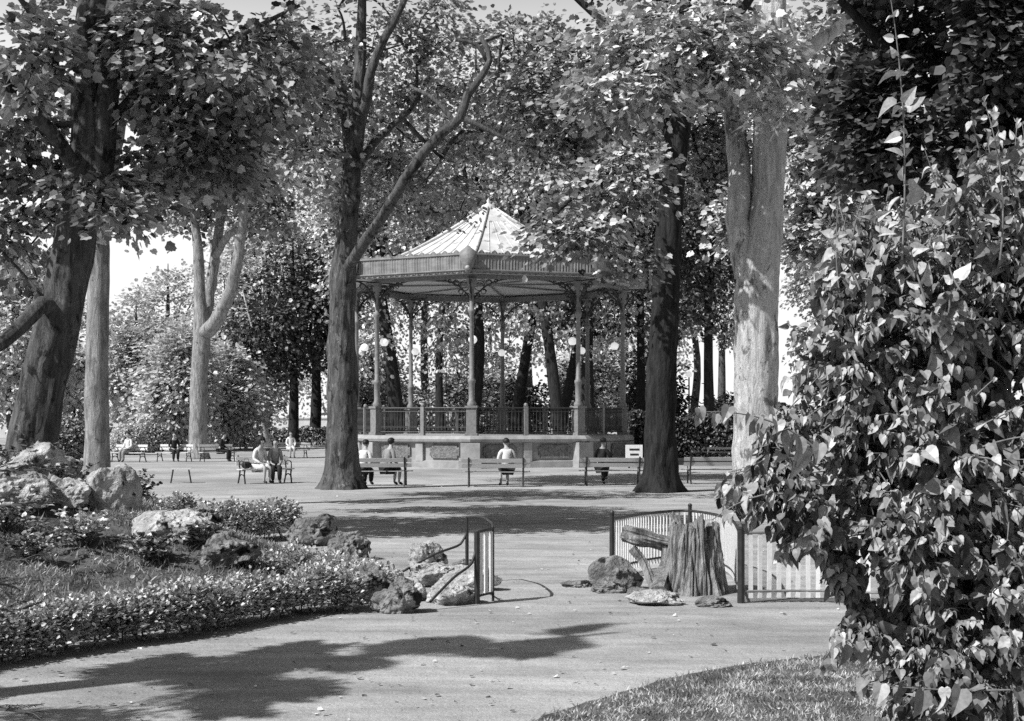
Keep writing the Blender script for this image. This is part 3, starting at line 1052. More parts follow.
for k in range(8):
    p = pt(k, RC)
    mb = MB()
    mb.box((p[0], p[1], PZ + .56), (.40, .40, 1.12), ang(k)); mb.box((p[0], p[1], PZ + 1.16), (.5, .5, .09), ang(k)); mb.box((p[0], p[1], PZ + .06), (.5, .5, .12), ang(k))
    mb.build('pedestal', M['iron_grey'], bs)
    mb = MB()
    mb.lathe([(.17, PZ + 1.2), (.19, PZ + 1.3), (.12, PZ + 1.42), (.125, PZ + 2.1), (.16, PZ + 2.16), (.16, PZ + 2.24), (.10, PZ + 2.32), (.085, 6.2), (.14, 6.26), (.14, 6.36), (.09, 6.42), (.085, 7.1), (.15, 7.3), (.2, 7.5), (.22, 7.62)], p, seg=12)
    cpart = mb.build('column', M['iron_grey'], bs, smooth=True)
    # scroll brackets, both ways along the eaves and outward
    mb = MB()
    un = unit(pt(k + 1, RC) - p); up_ = unit(pt(k - 1, RC) - p); ou = unit(p)
    for dv, ln in ((un, 1.75), (up_, 1.75), (ou, 1.1), (-ou, 1.3)):
        t = np.linspace(0, 1, 12)
        arc = np.array([p + dv * (ln * (1 - math.cos(x * math.pi / 2))) + [0, 0, 6.35 + 1.3 * math.sin(x * math.pi / 2)] for x in t])
        mb.tube(arc, .032, 5)
        for (cxr, czr, rr) in ((.32, 7.32, .24), (.72, 7.45, .15), (.22, 6.92, .14), (1.02, 7.54, .09), (.5, 7.1, .12)):
            if cxr > ln * .8: continue
            th = np.linspace(0, 2 * math.pi * 1.35, 18)
            sc_ = np.array([p + dv * (cxr + rr * (1 - .35 * q_ / 8) * math.cos(q_)) + [0, 0, czr + rr * (1 - .35 * q_ / 8) * math.sin(q_)] for q_ in th])
            mb.tube(sc_, .02, 4, caps=False)
        mb.tube([p + dv * .08 + [0, 0, 7.64], p + dv * ln + [0, 0, 7.66]], .03, 5)
    mb.build('bracket', M['iron'], bs)
    # globe lamp on an inward arm
    g = p * (1 - .36 / RC); gz = EYE + 3.33
    mb = MB()
    t = np.linspace(0, 1, 8)
    mb.tube([p * (1 - .36 * x / RC) + [0, 0, gz - .26 - .22 * math.sin(math.pi * x)] for x in t], .022, 5)
    mb.lathe([(.02, gz - .3), (.075, gz - .22), (.085, gz - .16)], g, seg=10)
    lp_ = mb.build('lamp', M['iron_grey'], bs, smooth=True)
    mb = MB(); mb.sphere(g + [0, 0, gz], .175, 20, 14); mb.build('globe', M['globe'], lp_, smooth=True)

# frieze beam between the columns
mb = MB(); octo(mb, [(6.02, 7.62), (6.02, 7.86), (5.84, 7.86), (5.84, 7.62), (6.02, 7.62)]); mb.build('beam', M['iron_grey'], bs)
mb = MB(); octo(mb, [(6.9, 7.74), (6.04, 7.80)]); octo(mb, [(5.83, 7.95), (.02, 8.0)]); mb.build('ceiling', M['ceiling'], bs)
# ceiling ribs under the roof
mb = MB()
for k in range(8):
    mb.tube([pt(k, .3, 7.93), pt(k, 5.8, 7.9)], .04, 5)
mb.build('ceiling_rib', M['iron_grey'], bs)

# valance: eight panels with a scalloped crest
mb_m = M['valance']
for k in range(8):
    R1 = 6.98
    a, b = pt(k, R1), pt(k + 1, R1)
    u = unit(b - a); L = np.linalg.norm(b - a); nrm = np.array([u[1], -u[0], 0])
    if np.dot(nrm, a) < 0: nrm = -nrm
    nseg = 90
    top, bot = [], []
    for i in range(nseg + 1):
        s = i / nseg
        x = (s * 10) % 1.0
        crest = .05 + .04 * abs(math.sin(s * 10 * math.pi))
        if x < .16 or x > .84: crest += .13 * (math.cos(min(x, 1 - x) / .16 * math.pi / 2)) ** .6
        base_ = a * (1 - s) + b * s
        flute = .018 * math.sin(s * 80 * math.pi)
        top.append(base_ + nrm * (flute + .04) + [0, 0, ZV1 - .1 + crest])
        bot.append(base_ + nrm * flute + [0, 0, ZV0 + .05 * abs(math.sin(s * 20 * math.pi))])
    m = nseg + 1
    mid = [t_ * .5 + b_ * .5 for t_, b_ in zip(top, bot)]
    f = np.array(bot + mid + top)
    V = np.concatenate([f, f - nrm * .05])
    j = np.arange(nseg)
    Q = []
    for r_ in range(2):
        o_ = r_ * m
        Q.append(np.stack([o_ + j, o_ + j + 1, o_ + m + j + 1, o_ + m + j], -1))
        Q.append(np.stack([3 * m + o_ + j + 1, 3 * m + o_ + j, 3 * m + o_ + m + j, 3 * m + o_ + m + j + 1], -1))
    Q.append(np.stack([2 * m + j, 2 * m + j + 1, 5 * m + j + 1, 5 * m + j], -1))
    Q.append(np.stack([j + 1, j, 3 * m + j, 3 * m + j + 1], -1))
    mb = MB(); mb.add(V, Q)
    mb.tube([a + nrm * .03 + [0, 0, ZV0 + .14], b + nrm * .03 + [0, 0, ZV0 + .14]], .035, 5)
    mb.tube([a + nrm * .05 + [0, 0, ZV1 - .1], b + nrm * .05 + [0, 0, ZV1 - .1]], .04, 5)
    mb.build('valance', M['valance'], bs)
    # shield over each column
    c = pt(k, R1 + .1, 8.22); o_ = unit(pt(k, 1))
    mb = MB()
    s_ = np.array([-o_[1], o_[0], 0])
    sh = [(-.20, -.22), (-.30, .05), (-.34, .30), (-.17, .44), (0, .58), (.17, .44), (.34, .30), (.30, .05), (.20, -.22), (.10, -.42), (0, -.56), (-.10, -.42)]
    fr = np.array([c + s_ * x + [0, 0, z] + o_ * (.08 - .2 * x * x) for x, z in sh]); bk = np.array([c + s_ * x * 1.05 + [0, 0, z * 1.03] for x, z in sh])
    j = np.arange(12)
    cen = (c + o_ * .13)[None]
    mb.add(np.concatenate([fr, bk, cen]), [np.stack([j, (j + 1) % 12, np.full(12, 24)], -1), np.stack([j, j + 12, (j + 1) % 12 + 12, (j + 1) % 12], -1)])
    sh_o = mb.build('shield', M['iron_grey'], bs, smooth=True)
    mb = MB(); mb.sphere(c + o_ * .10 + [0, 0, -.3], .10, 10, 8, (1, 1, .9)); mb.build('boss', M['stone'], sh_o, smooth=True)

# roof: eight slightly hollow faces, raised seams
prof = [(6.86, 7.95), (5.6, 8.45), (4.2, 9.05), (2.8, 9.75), (1.4, 10.55), (.28, ZA - .16)]
mb = MB(); octo(mb, prof)
mb.build('roof', M['zinc'], bs)
mb = MB()
for k in range(8):
    mb.tube([pt(k, r_ + .0, z + .045) for r_, z in prof], .06, 6)
mb.build('roof_ridge', M['zinc'], bs, smooth=True)
mb = MB()
for k in range(8):
    for s in (1 / 6, 2 / 6, 3 / 6, 4 / 6, 5 / 6):
        mb.tube([pt(k, r_) * (1 - s) + pt(k + 1, r_) * s + [0, 0, z + .012] for r_, z in prof[:-1]], .022, 4)
mb.build('roof_seam', M['zinc'], bs)
mb = MB(); mb.lathe([(.34, ZA - .2), (.3, ZA - .02), (.14, ZA + .04), (.06, ZA + .12), (.09, ZA + .2), (.02, ZA + .3), (.001, ZA + .36)], seg=12)
mb.build('finial', M['zinc'], bs, smooth=True)

# ------------------------------------------------------------------ park benches
def bench(label, loc, rz, L=1.6, planks='plank', back=True, group='benches on the gravel', h_back=.78, nplank=2):
    root = empty('park_bench', loc, rz)
    tag(root, label, 'bench', group)
    # local: sitter faces +y
    mb = MB()
    for y in (.06, .17, .28, .39):
        mb.box((0, y, .43), (L, .095, .032))
    mb.build('seat', M[planks], root)
    if back:
        mb = MB()
        for i in range(nplank):
            mb.box((0, -.045 - .035 * i, .60 + .15 * i), (L, .026, .11), 0, .2)
        mb.build('backrest', M[planks], root)
    for s in (-1, 1):
        mb = MB()
        x = s * (L / 2 - (.2 if L > 1.8 else .1))
        fl = [(.42, 0), (.40, .12), (.36, .26), (.40, .41)]
        bl = [(-.12, 0), (-.06, .13), (0, .28), (.02, .41), (-.03, .55), (-.09, .72), (-.12, .84)]
        for ln in (fl, bl):
            sp, _ = smooth_path([(x, y, z) for y, z in ln], [1] * len(ln), .05); mb.tube(sp, .026, 6)
        mb.tube([(x, .02, .405), (x, .42, .405)], .026, 6)
        sp, _ = smooth_path([(x, -.02, .2), (x, .15, .28), (x, .36, .22)], [1] * 3, .05); mb.tube(sp, .017, 5)
        if back:
            sp, _ = smooth_path([(x, -.03, .62), (x, .12, .68), (x, .33, .66), (x, .4, .6), (x, .4, .42)], [1] * 5, .05); mb.tube(sp, .017, 5)
        mb.build('leg', M['iron'], root)
    return root


def copy_tree(o, parent=None):
    c = o.copy(); COL.objects.link(c)
    if parent is not None: c.parent = parent
    for ch in list(o.children): copy_tree(ch, c)
    return c


def place(o, label, loc, rz):
    c = copy_tree(o); c['label'] = label; c.location = tuple(loc); c.rotation_euler = (0, 0, rz)
    return c


b0 = bench('pale plank bench in mid front row carrying the person in white shirt and dark skirt', G(496, 487), 0.0, 1.95)
b2 = place(b0, 'pale plank bench with the figure in black, left of the dark leaning trunk', G(613, 485.5), 0.03)
b3 = place(b0, 'pale plank bench just right of the thick grey trunk, two sitters on it', G(378, 486), -0.02)
bsm = bench('short bench with scrolled iron ends carrying the curly haired woman in white', G(263, 483), math.radians(-147), 1.7, 'plank_pale')
b5 = place(bsm, 'bench of the man in the dark suit, far left of the gravel court', G(176, 461.5), math.radians(165))
b6 = place(bsm, 'bench beside the forked trunk with the man in dark seen from the side', G(216, 461.5), math.radians(215))
b7 = place(b0, 'distant bench with the woman in pale dress behind the scrolled bench', G(292, 458), math.radians(170))
bw = bench('bright white bench with a single back plank beyond the dark leaning trunk', G(719, 461), math.radians(180), 1.5, 'plank_pale', nplank=1)
b8 = place(b0, 'empty bench in the sun between the leaning trunk and the pale plane tree', G(716, 484), math.radians(4))

st_ = empty('plank_stool', G(181, 483), .2)
tag(st_, 'small backless plank stool alone in the sun behind the rockery', 'stool')
mb = MB(); mb.box((0, 0, .43), (.62, .3, .04)); mb.build('seat', M['plank_pale'], st_)
for sx in (-1, 1):
    for sy in (-1, 1):
        mb = MB(); mb.tube([(sx * .23, sy * .1, .41), (sx * .3, sy * .14, 0)], .02, 6); mb.build('leg', M['iron'], st_)

# rubbish box at the end of the bandstand
wb = empty('notice_box', G(634, 468), 0)
tag(wb, 'small white box with dark slots on a foot, between the bandstand and the dark trunk', 'box')
mb = MB(); mb.box((0, 0, .62), (.66, .34, .62)); mb.build('box_body', M['paint_white'], wb)
mb = MB(); mb.box((0, -.172, .75), (.4, .02, .07)); mb.box((0, -.172, .55), (.34, .02, .07)); mb.build('slot', M['cloth_dark'], wb)
mb = MB(); mb.box((-.2, 0, .16), (.07, .25, .32)); mb.box((.2, 0, .16), (.07, .25, .32)); mb.build('foot', M['iron'], wb)


# ------------------------------------------------------------------ people
def skin_mesh(name, nodes, edges, root_i, mat, parent, sub=1):
    me = bpy.data.meshes.new(name)
    me.from_pydata([n[0] for n in nodes], edges, [])
    o = bpy.data.objects.new(name, me); COL.objects.link(o)
    md = o.modifiers.new('Skin', 'SKIN'); md.use_smooth_shade = True
    for i, n in enumerate(nodes):
        d = me.skin_vertices[0].data[i]; d.radius = n[1] if isinstance(n[1], tuple) else (n[1], n[1]); d.use_root = (i == root_i)
    s = o.modifiers.new('Sub', 'SUBSURF'); s.levels = sub; s.render_levels = sub
    dg = bpy.context.evaluated_depsgraph_get()
    ev = o.evaluated_get(dg)
    m2 = bpy.data.meshes.new_from_object(ev)
    m2.name = name
    bpy.data.objects.remove(o)
    m2.materials.clear(); m2.materials.append(mat)
    o2 = bpy.data.objects.new(name, m2); COL.objects.link(o2); o2.parent = parent
    return o2


def person(label, loc, rz, top='cloth_white', bottom='cloth_dark', lean=0.0, skirt=False, arms='lap', cross=False, seat=.45, hair='short', sx=1.0, group=None):
    root = empty('person', loc, rz)
    tag(root, label, 'person', group)
    ly = lambda z: lean * (z - seat)          # forward lean of the trunk
    S_ = seat
    def T(x, y, z): return (x * sx, y + ly(z), z)
    nd, ed = [], []
    def add(p, r, par=None):
        nd.append((p, r))
        if par is not None: ed.append((par, len(nd) - 1))
        return len(nd) - 1
    pel = add(T(0, .02, S_ + .10), (.15 * sx, .12))
    sp1 = add(T(0, 0, S_ + .27), (.125 * sx, .10), pel)
    chs = add(T(0, -.01, S_ + .47), (.15 * sx, .11), sp1)
    nb_ = add(T(0, .0, S_ + .60), (.075, .07), chs)
    nk = add(T(0, .02, S_ + .67), .05, nb_)
    jaw = add(T(0, .045, S_ + .74), (.062, .07), nk)
    hd = add(T(0, .03, S_ + .82), (.078, .095), jaw)
    add(T(0, .02, S_ + .895), (.055, .07), hd)
    add(T(0, .145, S_ + .80), .012, hd)       # nose
    add(T(.085, .03, S_ + .81), .014, hd); add(T(-.085, .03, S_ + .81), .014, hd)   # ears
    arm_n, leg_n = [], []
    for s in (-1, 1):
        sh = add(T(s * .17, -.01, S_ + .54), .052, nb_)
        if arms == 'lap':
            el, wr, ha = T(s * .235, .04, S_ + .29), T(s * .15, .27, S_ + .17), T(s * .11, .34, S_ + .155)
        else:   # reading / forward
            el, wr, ha = T(s * .25, .1, S_ + .32), T(s * .12, .3, S_ + .38), T(s * .09, .36, S_ + .41)
        e = add(el, .040, sh); w = add(wr, .027, e); h = add(ha, (.034, .02), w)
        d = unit(np.array(ha) - np.array(wr))
        side = np.array([1.0, 0, 0])
        for f_ in range(4):
            b_ = np.array(ha) + side * (-.027 + .018 * f_)
            k1 = add(tuple(b_ + d * .045), .009, h); add(tuple(b_ + d * (.075 - .006 * abs(f_ - 1.5)) + np.array([0, 0, -.022])), .0075, k1)
        tb = np.array(wr) * .4 + np.array(ha) * .6
        add(tuple(tb + side * (-s * .05) + d * .03), .010, h)
        hp_ = add((s * .095 * sx, .05, S_ + .06), (.09, .085), pel)
        if cross and s == 1:
            kn = add((.02, .44, S_ + .13), .062, hp_); an = add((-.1, .62, .22), .036, kn); toe = add((-.12, .74, .17), .03, an)
        else:
            kn = add((s * .10, .45, S_ + .05), .062, hp_); mc = add((s * .10, .43, S_ * .62), .052, kn)
            an = add((s * .10, .40, .09), .034, mc); toe = add((s * .11, .54, .035), .03, an)
        arm_n.append((sh, e, w)); leg_n.append((hp_, kn, an, toe))
    skin_mesh('body', nd, ed, pel, M['skin'], root)
    gr = .016
    def sub(keys, extra=0.0, name='shirt', mat='cloth_white', conn=None, rootk=0, scale=None):
        ns, es, mp_ = [], [], {}
        for i in keys:
            mp_[i] = len(ns)
            r = nd[i][1]; r = r if isinstance(r, tuple) else (r, r)
            ex = extra if scale is None else scale.get(i, extra)
            ns.append((nd[i][0], (r[0] + ex, r[1] + ex)))
        for a, b in ed:
            if a in mp_ and b in mp_: es.append((mp_[a], mp_[b]))
        return skin_mesh(name, ns, es, rootk, M[mat], root)
    sk = [pel, sp1, chs, nb_] + [i for a in arm_n for i in a]
    wr_s = {a[2]: .008 for a in arm_n}
    sub(sk, gr, 'shirt' if top != 'cloth_dark' else 'jacket', top, scale=wr_s)
    lg = [pel] + [i for l in leg_n for i in l[:3]]
    more = [k for k in range(len(nd)) if any((l[1], k) in ed or (k, l[2]) in ed for l in leg_n) and k not in lg]
    if skirt:
        lgk = [pel] + [i for l in leg_n for i in l[:2]]
        sub(lgk, .04, 'skirt', bottom)
    else:
        sub(lg + more, gr + .006, 'trousers', bottom)
    for l in leg_n:
        ns = [(nd[l[2]][0], (.045, .045)), ((nd[l[3]][0][0], nd[l[3]][0][1] - .03, nd[l[3]][0][2] + .01), (.045, .038)), (nd[l[3]][0], (.036, .028))]
        skin_mesh('shoe', ns, [(0, 1), (1, 2)], 0, M['shoe'], root)
    # hair cap over crown and nape
    mb = MB()
    hc = np.array(T(0, .005, S_ + .85))
    if hair == 'curly':
        V0, Fa = ICO3
        V = np.array([v * (1 + .16 * mn.noise(Vector(v * 5))) for v in V0]) * np.array([.135, .135, .135]) + hc + [0, -.015, .0]
        keep = [f for f in Fa if not (V[f][:, 1].mean() > hc[1] + .06 and V[f][:, 2].mean() < hc[2] + .03)]
        mb.add(V, np.array(keep))
    else:
        V0, Fa = ICO3
        sc_ = np.array([.098, .118, .10])
        V = np.array([v * (1 + .05 * mn.noise(Vector(v * 6))) for v in V0]) * sc_ + hc
        keep = [f for f in Fa if V[f][:, 2].mean() > hc[2] + (.03 if V[f][:, 1].mean() > hc[1] + .04 else (-.09 if hair == 'long' else -.045))]
        mb.add(V, np.array(keep))
    mb.build('hair', M['hair'], root, smooth=True)
    for s in (-1, 1):
        mb = MB(); mb.sphere(T(s * .032, .112, S_ + .822), .011, 8, 6); mb.build('eye', M['hair'], root)
    mb = MB(); mb.box(T(0, .118, S_ + .752), (.045, .012, .008)); mb.build('mouth', M['hair'], root)
    return root


def seat_pt(b, along):      # a place on a bench
    m = Matrix.Rotation(b.rotation_euler[2], 4, 'Z')
    v = m @ Vector((along, .2, 0))
    return (b.location[0] + v.x, b.location[1] + v.y, 0)


person('person seen from behind in a white shirt and dark skirt on the middle front bench', seat_pt(b0, .32), 0.22, 'cloth_white', 'cloth_dark', skirt=True, lean=.16, sx=1.08)
person('person in black with arms raised, reading, on the bench left of the dark trunk', seat_pt(b2, -.33), -.45, 'cloth_dark', 'cloth_dark', lean=.2, arms='read', cross=True)
person('taller sitter in grey blouse with long dark hair, beside the thick grey trunk', seat_pt(b3, .22), -.75, 'cloth_grey', 'cloth_dark', hair='long', lean=.22, skirt=True)
person('smaller sitter in white nearest the thick grey trunk', seat_pt(b3, -.48), -.3, 'cloth_white', 'cloth_dark', lean=.3, seat=.40)
person('woman with curly dark hair in a white dress on the scrolled iron bench', seat_pt(bsm, .25), math.radians(-130), 'cloth_white', 'cloth_white', hair='curly', skirt=True, lean=.18)
person('child in grey leaning on the scrolled bench beside the curly haired woman', seat_pt(bsm, -.3), math.radians(-165), 'cloth_grey', 'cloth_dark', lean=.25, seat=.43, sx=.85)
person('man in a dark suit with open jacket on the far left bench', seat_pt(b5, .0), math.radians(205), 'cloth_dark', 'cloth_dark', lean=.08)
person('man in dark clothes seen from the side, right of the forked trunk', seat_pt(b6, -.1), math.radians(262), 'cloth_dark', 'cloth_dark', lean=.25)
person('woman in a pale dress on the distant bench behind the scrolled one', seat_pt(b7, .0), math.radians(200), 'cloth_white', 'cloth_white', skirt=True)
p9 = person('person in white whose head shows just above the rockery', seat_pt(b5, 0), math.radians(150), 'cloth_white', 'cloth_grey')
b9 = place(bsm, 'bench hidden behind the rockery crest with a sitter in white', G(131, 462), math.radians(160))
p9.location = seat_pt(b9, 0)
# bag on the bench
hb = empty('handbag', tuple(np.array(seat_pt(bsm, .62)) + [0, 0, .45]), .4)
tag(hb, 'small dark bag beside the curly haired woman on the scrolled bench', 'bag')
mb = MB(); mb.sphere((0, 0, .11), .13, 12, 8, (1.2, .6, .85)); mb.build('bag_body', M['cloth_dark'], hb, smooth=True)
mb = MB(); mb.tube([(-.09, 0, .18), (-.05, 0, .3), (.05, 0, .3), (.09, 0, .18)], .008, 5); mb.build('handle', M['cloth_dark'], hb)


# ================================================================== TREES
def gz(px, D, z=-.12): return GD(px, D, z)


def L_(D, base_px, pts, r_base):
    p, r = pxlimb(D, pts)
    return [gz(base_px, D)] + p, [r_base] + r


# 1: big leaning trunk on the left
D = 22.0
trunk = L_(D, 22, [(30, 450, 24), (44, 380, 22), (62, 300, 21), (78, 220, 19), (86, 150, 15), (86, 60, 12), (96, -40, 14), (100, -150, 8)], .62)
limbs = [trunk,
         pxlimb(D, [(80, 215, 15), (100, 165, 13), (108, 80, 11), (110, 0, 10, .6), (122, -90, 9, 1), (130, -170, 5, 1)]),
         pxlimb(D, [(58, 312, 9), (42, 304, 8, -.5), (18, 328, 7.5, -1.0), (-15, 352, 7, -1.6), (-70, 345, 6, -2.5)]),
         pxlimb(D, [(104, 130, 5), (140, 90, 4.5, .2), (190, 60, 3.6, .6), (250, 30, 2.6, .6), (300, 5, 1.6, .6)]),
         pxlimb(D, [(86, 180, 8), (50, 130, 7, -.6), (10, 90, 6, -1), (-50, 60, 4, -1)]),
         pxlimb(D, [(96, 190, 7), (130, 178, 6, 1), (175, 160, 5, 1.4), (230, 140, 3, 1.4)])]
blobs = [pxblob(D, 60, 30, 130, 75, 2.8, 2.1, 95), pxblob(D, 8, 130, 55, 60, .5, 1.8, 38), pxblob(D, 215, 60, 100, 80, .5, 2.4, 110),
         pxblob(D, 200, 150, 70, 48, 1, 1.8, 62), pxblob(D, 140, 192, 38, 24, 0, 1.0, 14), pxblob(D, 15, 235, 48, 50, 1, 1.5, 28),
         pxblob(D, 20, -110, 260, 70, 0, 3.6, 110), pxblob(D, 110, 215, 22, 20, -1.2, .5, 7), pxblob(D, 85, 178, 34, 18, -1.2, .5, 8), pxblob(D, 30, 60, 36, 50, -1.6, .7, 14)]
make_tree('plane_tree', 'massive dark leaning tree at the left, trunk rising behind the rockery and splitting in two', limbs, blobs, M['bark_mid'], M['leaf_mid'], n_per=40, rc=.42, leaf=.145, tmpl=LOBED, seg=26, seed=1, lobes=.3, gap=-.12, group=None)

# 2: straight mottled trunk
D = 30.0
limbs = [L_(D, 97, [(97, 470, 13), (97, 380, 11.5), (98, 300, 10.5), (99, 250, 11), (96, 200, 8), (88, 150, 7), (84, 90, 5), (84, 10, 3)], .36),
         pxlimb(D, [(99, 255, 8), (106, 215, 8), (112, 170, 7, .4), (124, 110, 5, .8), (135, 40, 3, 1)]),
         pxlimb(D, [(106, 215, 5), (125, 190, 4, .8), (150, 176, 3, 1)])]
blobs = [pxblob(D, 100, 60, 95, 90, 1.5, 2.4, 50), pxblob(D, 60, -110, 190, 70, -1, 3.6, 90), pxblob(D, 125, 210, 22, 24, 0, .7, 12)]
make_tree('plane_tree', 'straight slim tree with pale mottled bark just behind the rockery', limbs, blobs, M['bark_grey'], M['leaf_mid'], n_per=26, rc=.45, leaf=.17, tmpl=LOBED, seg=18, seed=2, lobes=.15)

# 3: forked pollard in the middle distance
D = 71.0
limbs = [L_(D, 198, [(198, 440, 9), (199, 380, 8.5), (202, 335, 9), (200, 300, 6), (198, 250, 5), (194, 215, 4), (188, 160, 3)], .62),
         pxlimb(D, [(202, 335, 8), (208, 300, 6, 1), (215, 255, 5, 1), (222, 205, 4.5, 1), (220, 150, 3, 1), (226, 90, 2, 1)]),
         pxlimb(D, [(203, 335, 8), (218, 318, 7, -1), (232, 285, 6, -1.6), (240, 245, 5, -2), (243, 215, 4, -2), (246, 160, 3, -2)]),
         pxlimb(D, [(215, 258, 4, 1), (228, 236, 3.6, 0), (246, 228, 3, -1), (262, 232, 2.6, -1), (276, 231, 2, -1)]),
         pxlimb(D, [(208, 300, 3, 1), (214, 280, 2.6, 1), (212, 240, 2, 1)])]
blobs = [pxblob(D, 225, 150, 75, 60, 0, 4, 120), pxblob(D, 200, 215, 36, 26, 2, 3, 30), pxblob(D, 275, 205, 30, 30, 2, 3, 30)]
make_tree('plane_tree', 'sunlit tree with pale smooth limbs forking into three, in the middle of the left court', limbs, blobs, M['bark_grey'], M['leaf_mid'], n_per=34, rc=.95, leaf=.26, seg=16, seed=3, lobes=.3, wob=.08)

# 4: thick tree in front of the bandstand with the long right limb
D = 39.3
limbs = [L_(D, 342, [(342, 470, 17), (342, 430, 15.5), (342, 380, 14.5), (342, 320, 13), (344, 270, 12), (348, 220, 10), (352, 170, 9.5), (356, 130, 8), (360, 70, 6), (362, 0, 4)], .62),
         pxlimb(D, [(346, 272, 5.5), (362, 245, 5.5, -1.2), (385, 212, 5, -2.0), (405, 180, 5, -2.6), (432, 143, 5, -3.0), (460, 118, 4.5, -3.2), (468, 95, 4, -3.2), (490, 60, 3, -3.2), (480, 36, 2, -3.2)]),
         pxlimb(D, [(352, 175, 7), (348, 130, 6, .6), (340, 90, 5, 1), (333, 65, 4, 1), (312, 45, 3, 1.4), (290, 20, 2, 1.6)]),
         pxlimb(D, [(354, 150, 6), (366, 100, 5, -.4), (374, 60, 4.5, -.6), (392, 25, 3.8, -.8), (408, -10, 3, -1), (420, -60, 2, -1)]),
         pxlimb(D, [(353, 175, 5), (368, 152, 4.5, .6), (385, 132, 3.5, 1), (410, 110, 2.5, 1)]),
         pxlimb(D, [(454, 124, 3, -1.9), (444, 108, 2.6, -1.6), (430, 96, 2.2, -1.4), (412, 88, 1.6, -1)]),
         pxlimb(D, [(462, 118, 2.6, -2), (485, 128, 2.2, -2), (510, 140, 1.6, -2.2), (540, 150, 1.2, -2.4)]),
         pxlimb(D, [(488, 62, 2.4, -2), (476, 44, 2, -2), (455, 40, 1.6, -2)])]
blobs = [pxblob(D, 375, 55, 120, 90, 3.0, 2.8, 115), pxblob(D, 275, 95, 80, 90, 1.5, 3, 110), pxblob(D, 485, 90, 75, 70, 3, 3.0, 44),
         pxblob(D, 350, 195, 60, 40, 3.5, 1.8, 24), pxblob(D, 425, 175, 65, 45, 3.5, 2.0, 50), pxblob(D, 290, 215, 50, 36, 3, 1.8, 28),
         pxblob(D, 380, -80, 190, 60, 1, 4, 60), pxblob(D, 320, 50, 44, 50, -2, 1, 14), pxblob(D, 310, 150, 36, 46, -1.2, 1.2, 14), pxblob(D, 365, 225, 26, 20, 1.5, .8, 8), pxblob(D, 520, 55, 50, 50, 1, 2, 26)]
make_tree('plane_tree', 'thick grey tree left of the bandstand, one long limb arching up to the right', limbs, blobs, M['bark_mid'], M['leaf_soft'], n_per=40, rc=.6, leaf=.155, tmpl=LOBED, seg=26, seed=4, lobes=.42, gap=-.10)

# 5: dark trunk right of the bandstand
D = 37.6
limbs = [L_(D, 660, [(660, 474, 17.5), (660, 440, 15.5), (661, 380, 14.5), (665, 320, 13.5), (668, 250, 12.5), (673, 180, 11.5), (680, 120, 11), (684, 50, 8), (688, -40, 5)], .60),
         pxlimb(D, [(676, 150, 8), (664, 110, 8, .6), (650, 75, 7, 1), (625, 40, 5, 1.4), (590, 10, 4, 1.6), (560, -20, 3, 1.8)]),
         pxlimb(D, [(682, 100, 7), (705, 60, 6, -.6), (735, 20, 5, -1), (770, -30, 3, -1.2)]),
         pxlimb(D, [(673, 190, 4), (640, 170, 3.5, -2), (600, 175, 3, -3.5), (570, 200, 2.4, -4.5), (548, 222, 1.8, -5)])]
blobs = [pxblob(D, 595, 100, 105, 80, 2, 3.2, 112), pxblob(D, 690, 40, 100, 80, 2, 3.4, 90), pxblob(D, 580, 222, 44, 28, -5, 1.1, 26),
         pxblob(D, 625, 185, 55, 40, -3, 1.8, 32), pxblob(D, 715, 160, 45, 60, 3, 2.0, 36), pxblob(D, 622, 258, 22, 20, -3, .8, 8), pxblob(D, 640, -80, 190, 60, 0, 4, 60),
         pxblob(D, 535, 150, 45, 36, 2, 2.0, 24)]
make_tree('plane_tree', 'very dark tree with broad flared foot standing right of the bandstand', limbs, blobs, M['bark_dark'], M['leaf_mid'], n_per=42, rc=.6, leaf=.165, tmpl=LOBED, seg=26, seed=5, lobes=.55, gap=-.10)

# 6: pale plane tree
D = 29.0
limbs = [L_(D, 757, [(756, 480, 22.5), (756, 420, 21.5), (756, 350, 21.5), (757, 290, 21.5), (762, 240, 19), (768, 190, 15.5), (770, 130, 16), (772, 60, 14), (775, -20, 11), (780, -120, 6)], .62),
         pxlimb(D, [(750, 275, 15), (741, 235, 12), (738, 200, 11), (737, 150, 11, .3), (730, 100, 10, .5), (715, 40, 8, .8), (700, -30, 6, 1)]),
         pxlimb(D, [(771, 100, 9), (800, 60, 8, .6), (840, 25, 6, 1), (890, -20, 4, 1.5)]),
         pxlimb(D, [(732, 110, 6), (700, 80, 5, -.8), (660, 62, 4, -1.6), (610, 60, 3, -2)])]
blobs = [pxblob(D, 675, 50, 105, 48, -1, 2.2, 92), pxblob(D, 625, 82, 65, 34, -2, 1.3, 34), pxblob(D, 810, 50, 80, 65, 3.5, 2.0, 62), pxblob(D, 800, -60, 150, 50, 3, 2.4, 60),
         pxblob(D, 845, 130, 60, 65, 4.5, 1.6, 85), pxblob(D, 828, 225, 42, 50, 4.5, 1.3, 55), pxblob(D, 745, 58, 70, 30, -2.0, .8, 34), pxblob(D, 790, 105, 30, 26, -1.4, .6, 8), pxblob(D, 800, 165, 34, 50, 4.5, 1.2, 36), pxblob(D, 720, 215, 26, 46, 4.5, 1.4, 24)]
make_tree('plane_tree', 'pale plane tree with smooth sunlit mottled trunk beside the climbing bush at the right', limbs, blobs, M['bark_pale'], M['leaf_light'], n_per=32, rc=.42, leaf=.165, tmpl=LOBED, seg=30, seed=6, lobes=.25, wob=.08, gap=-.08)

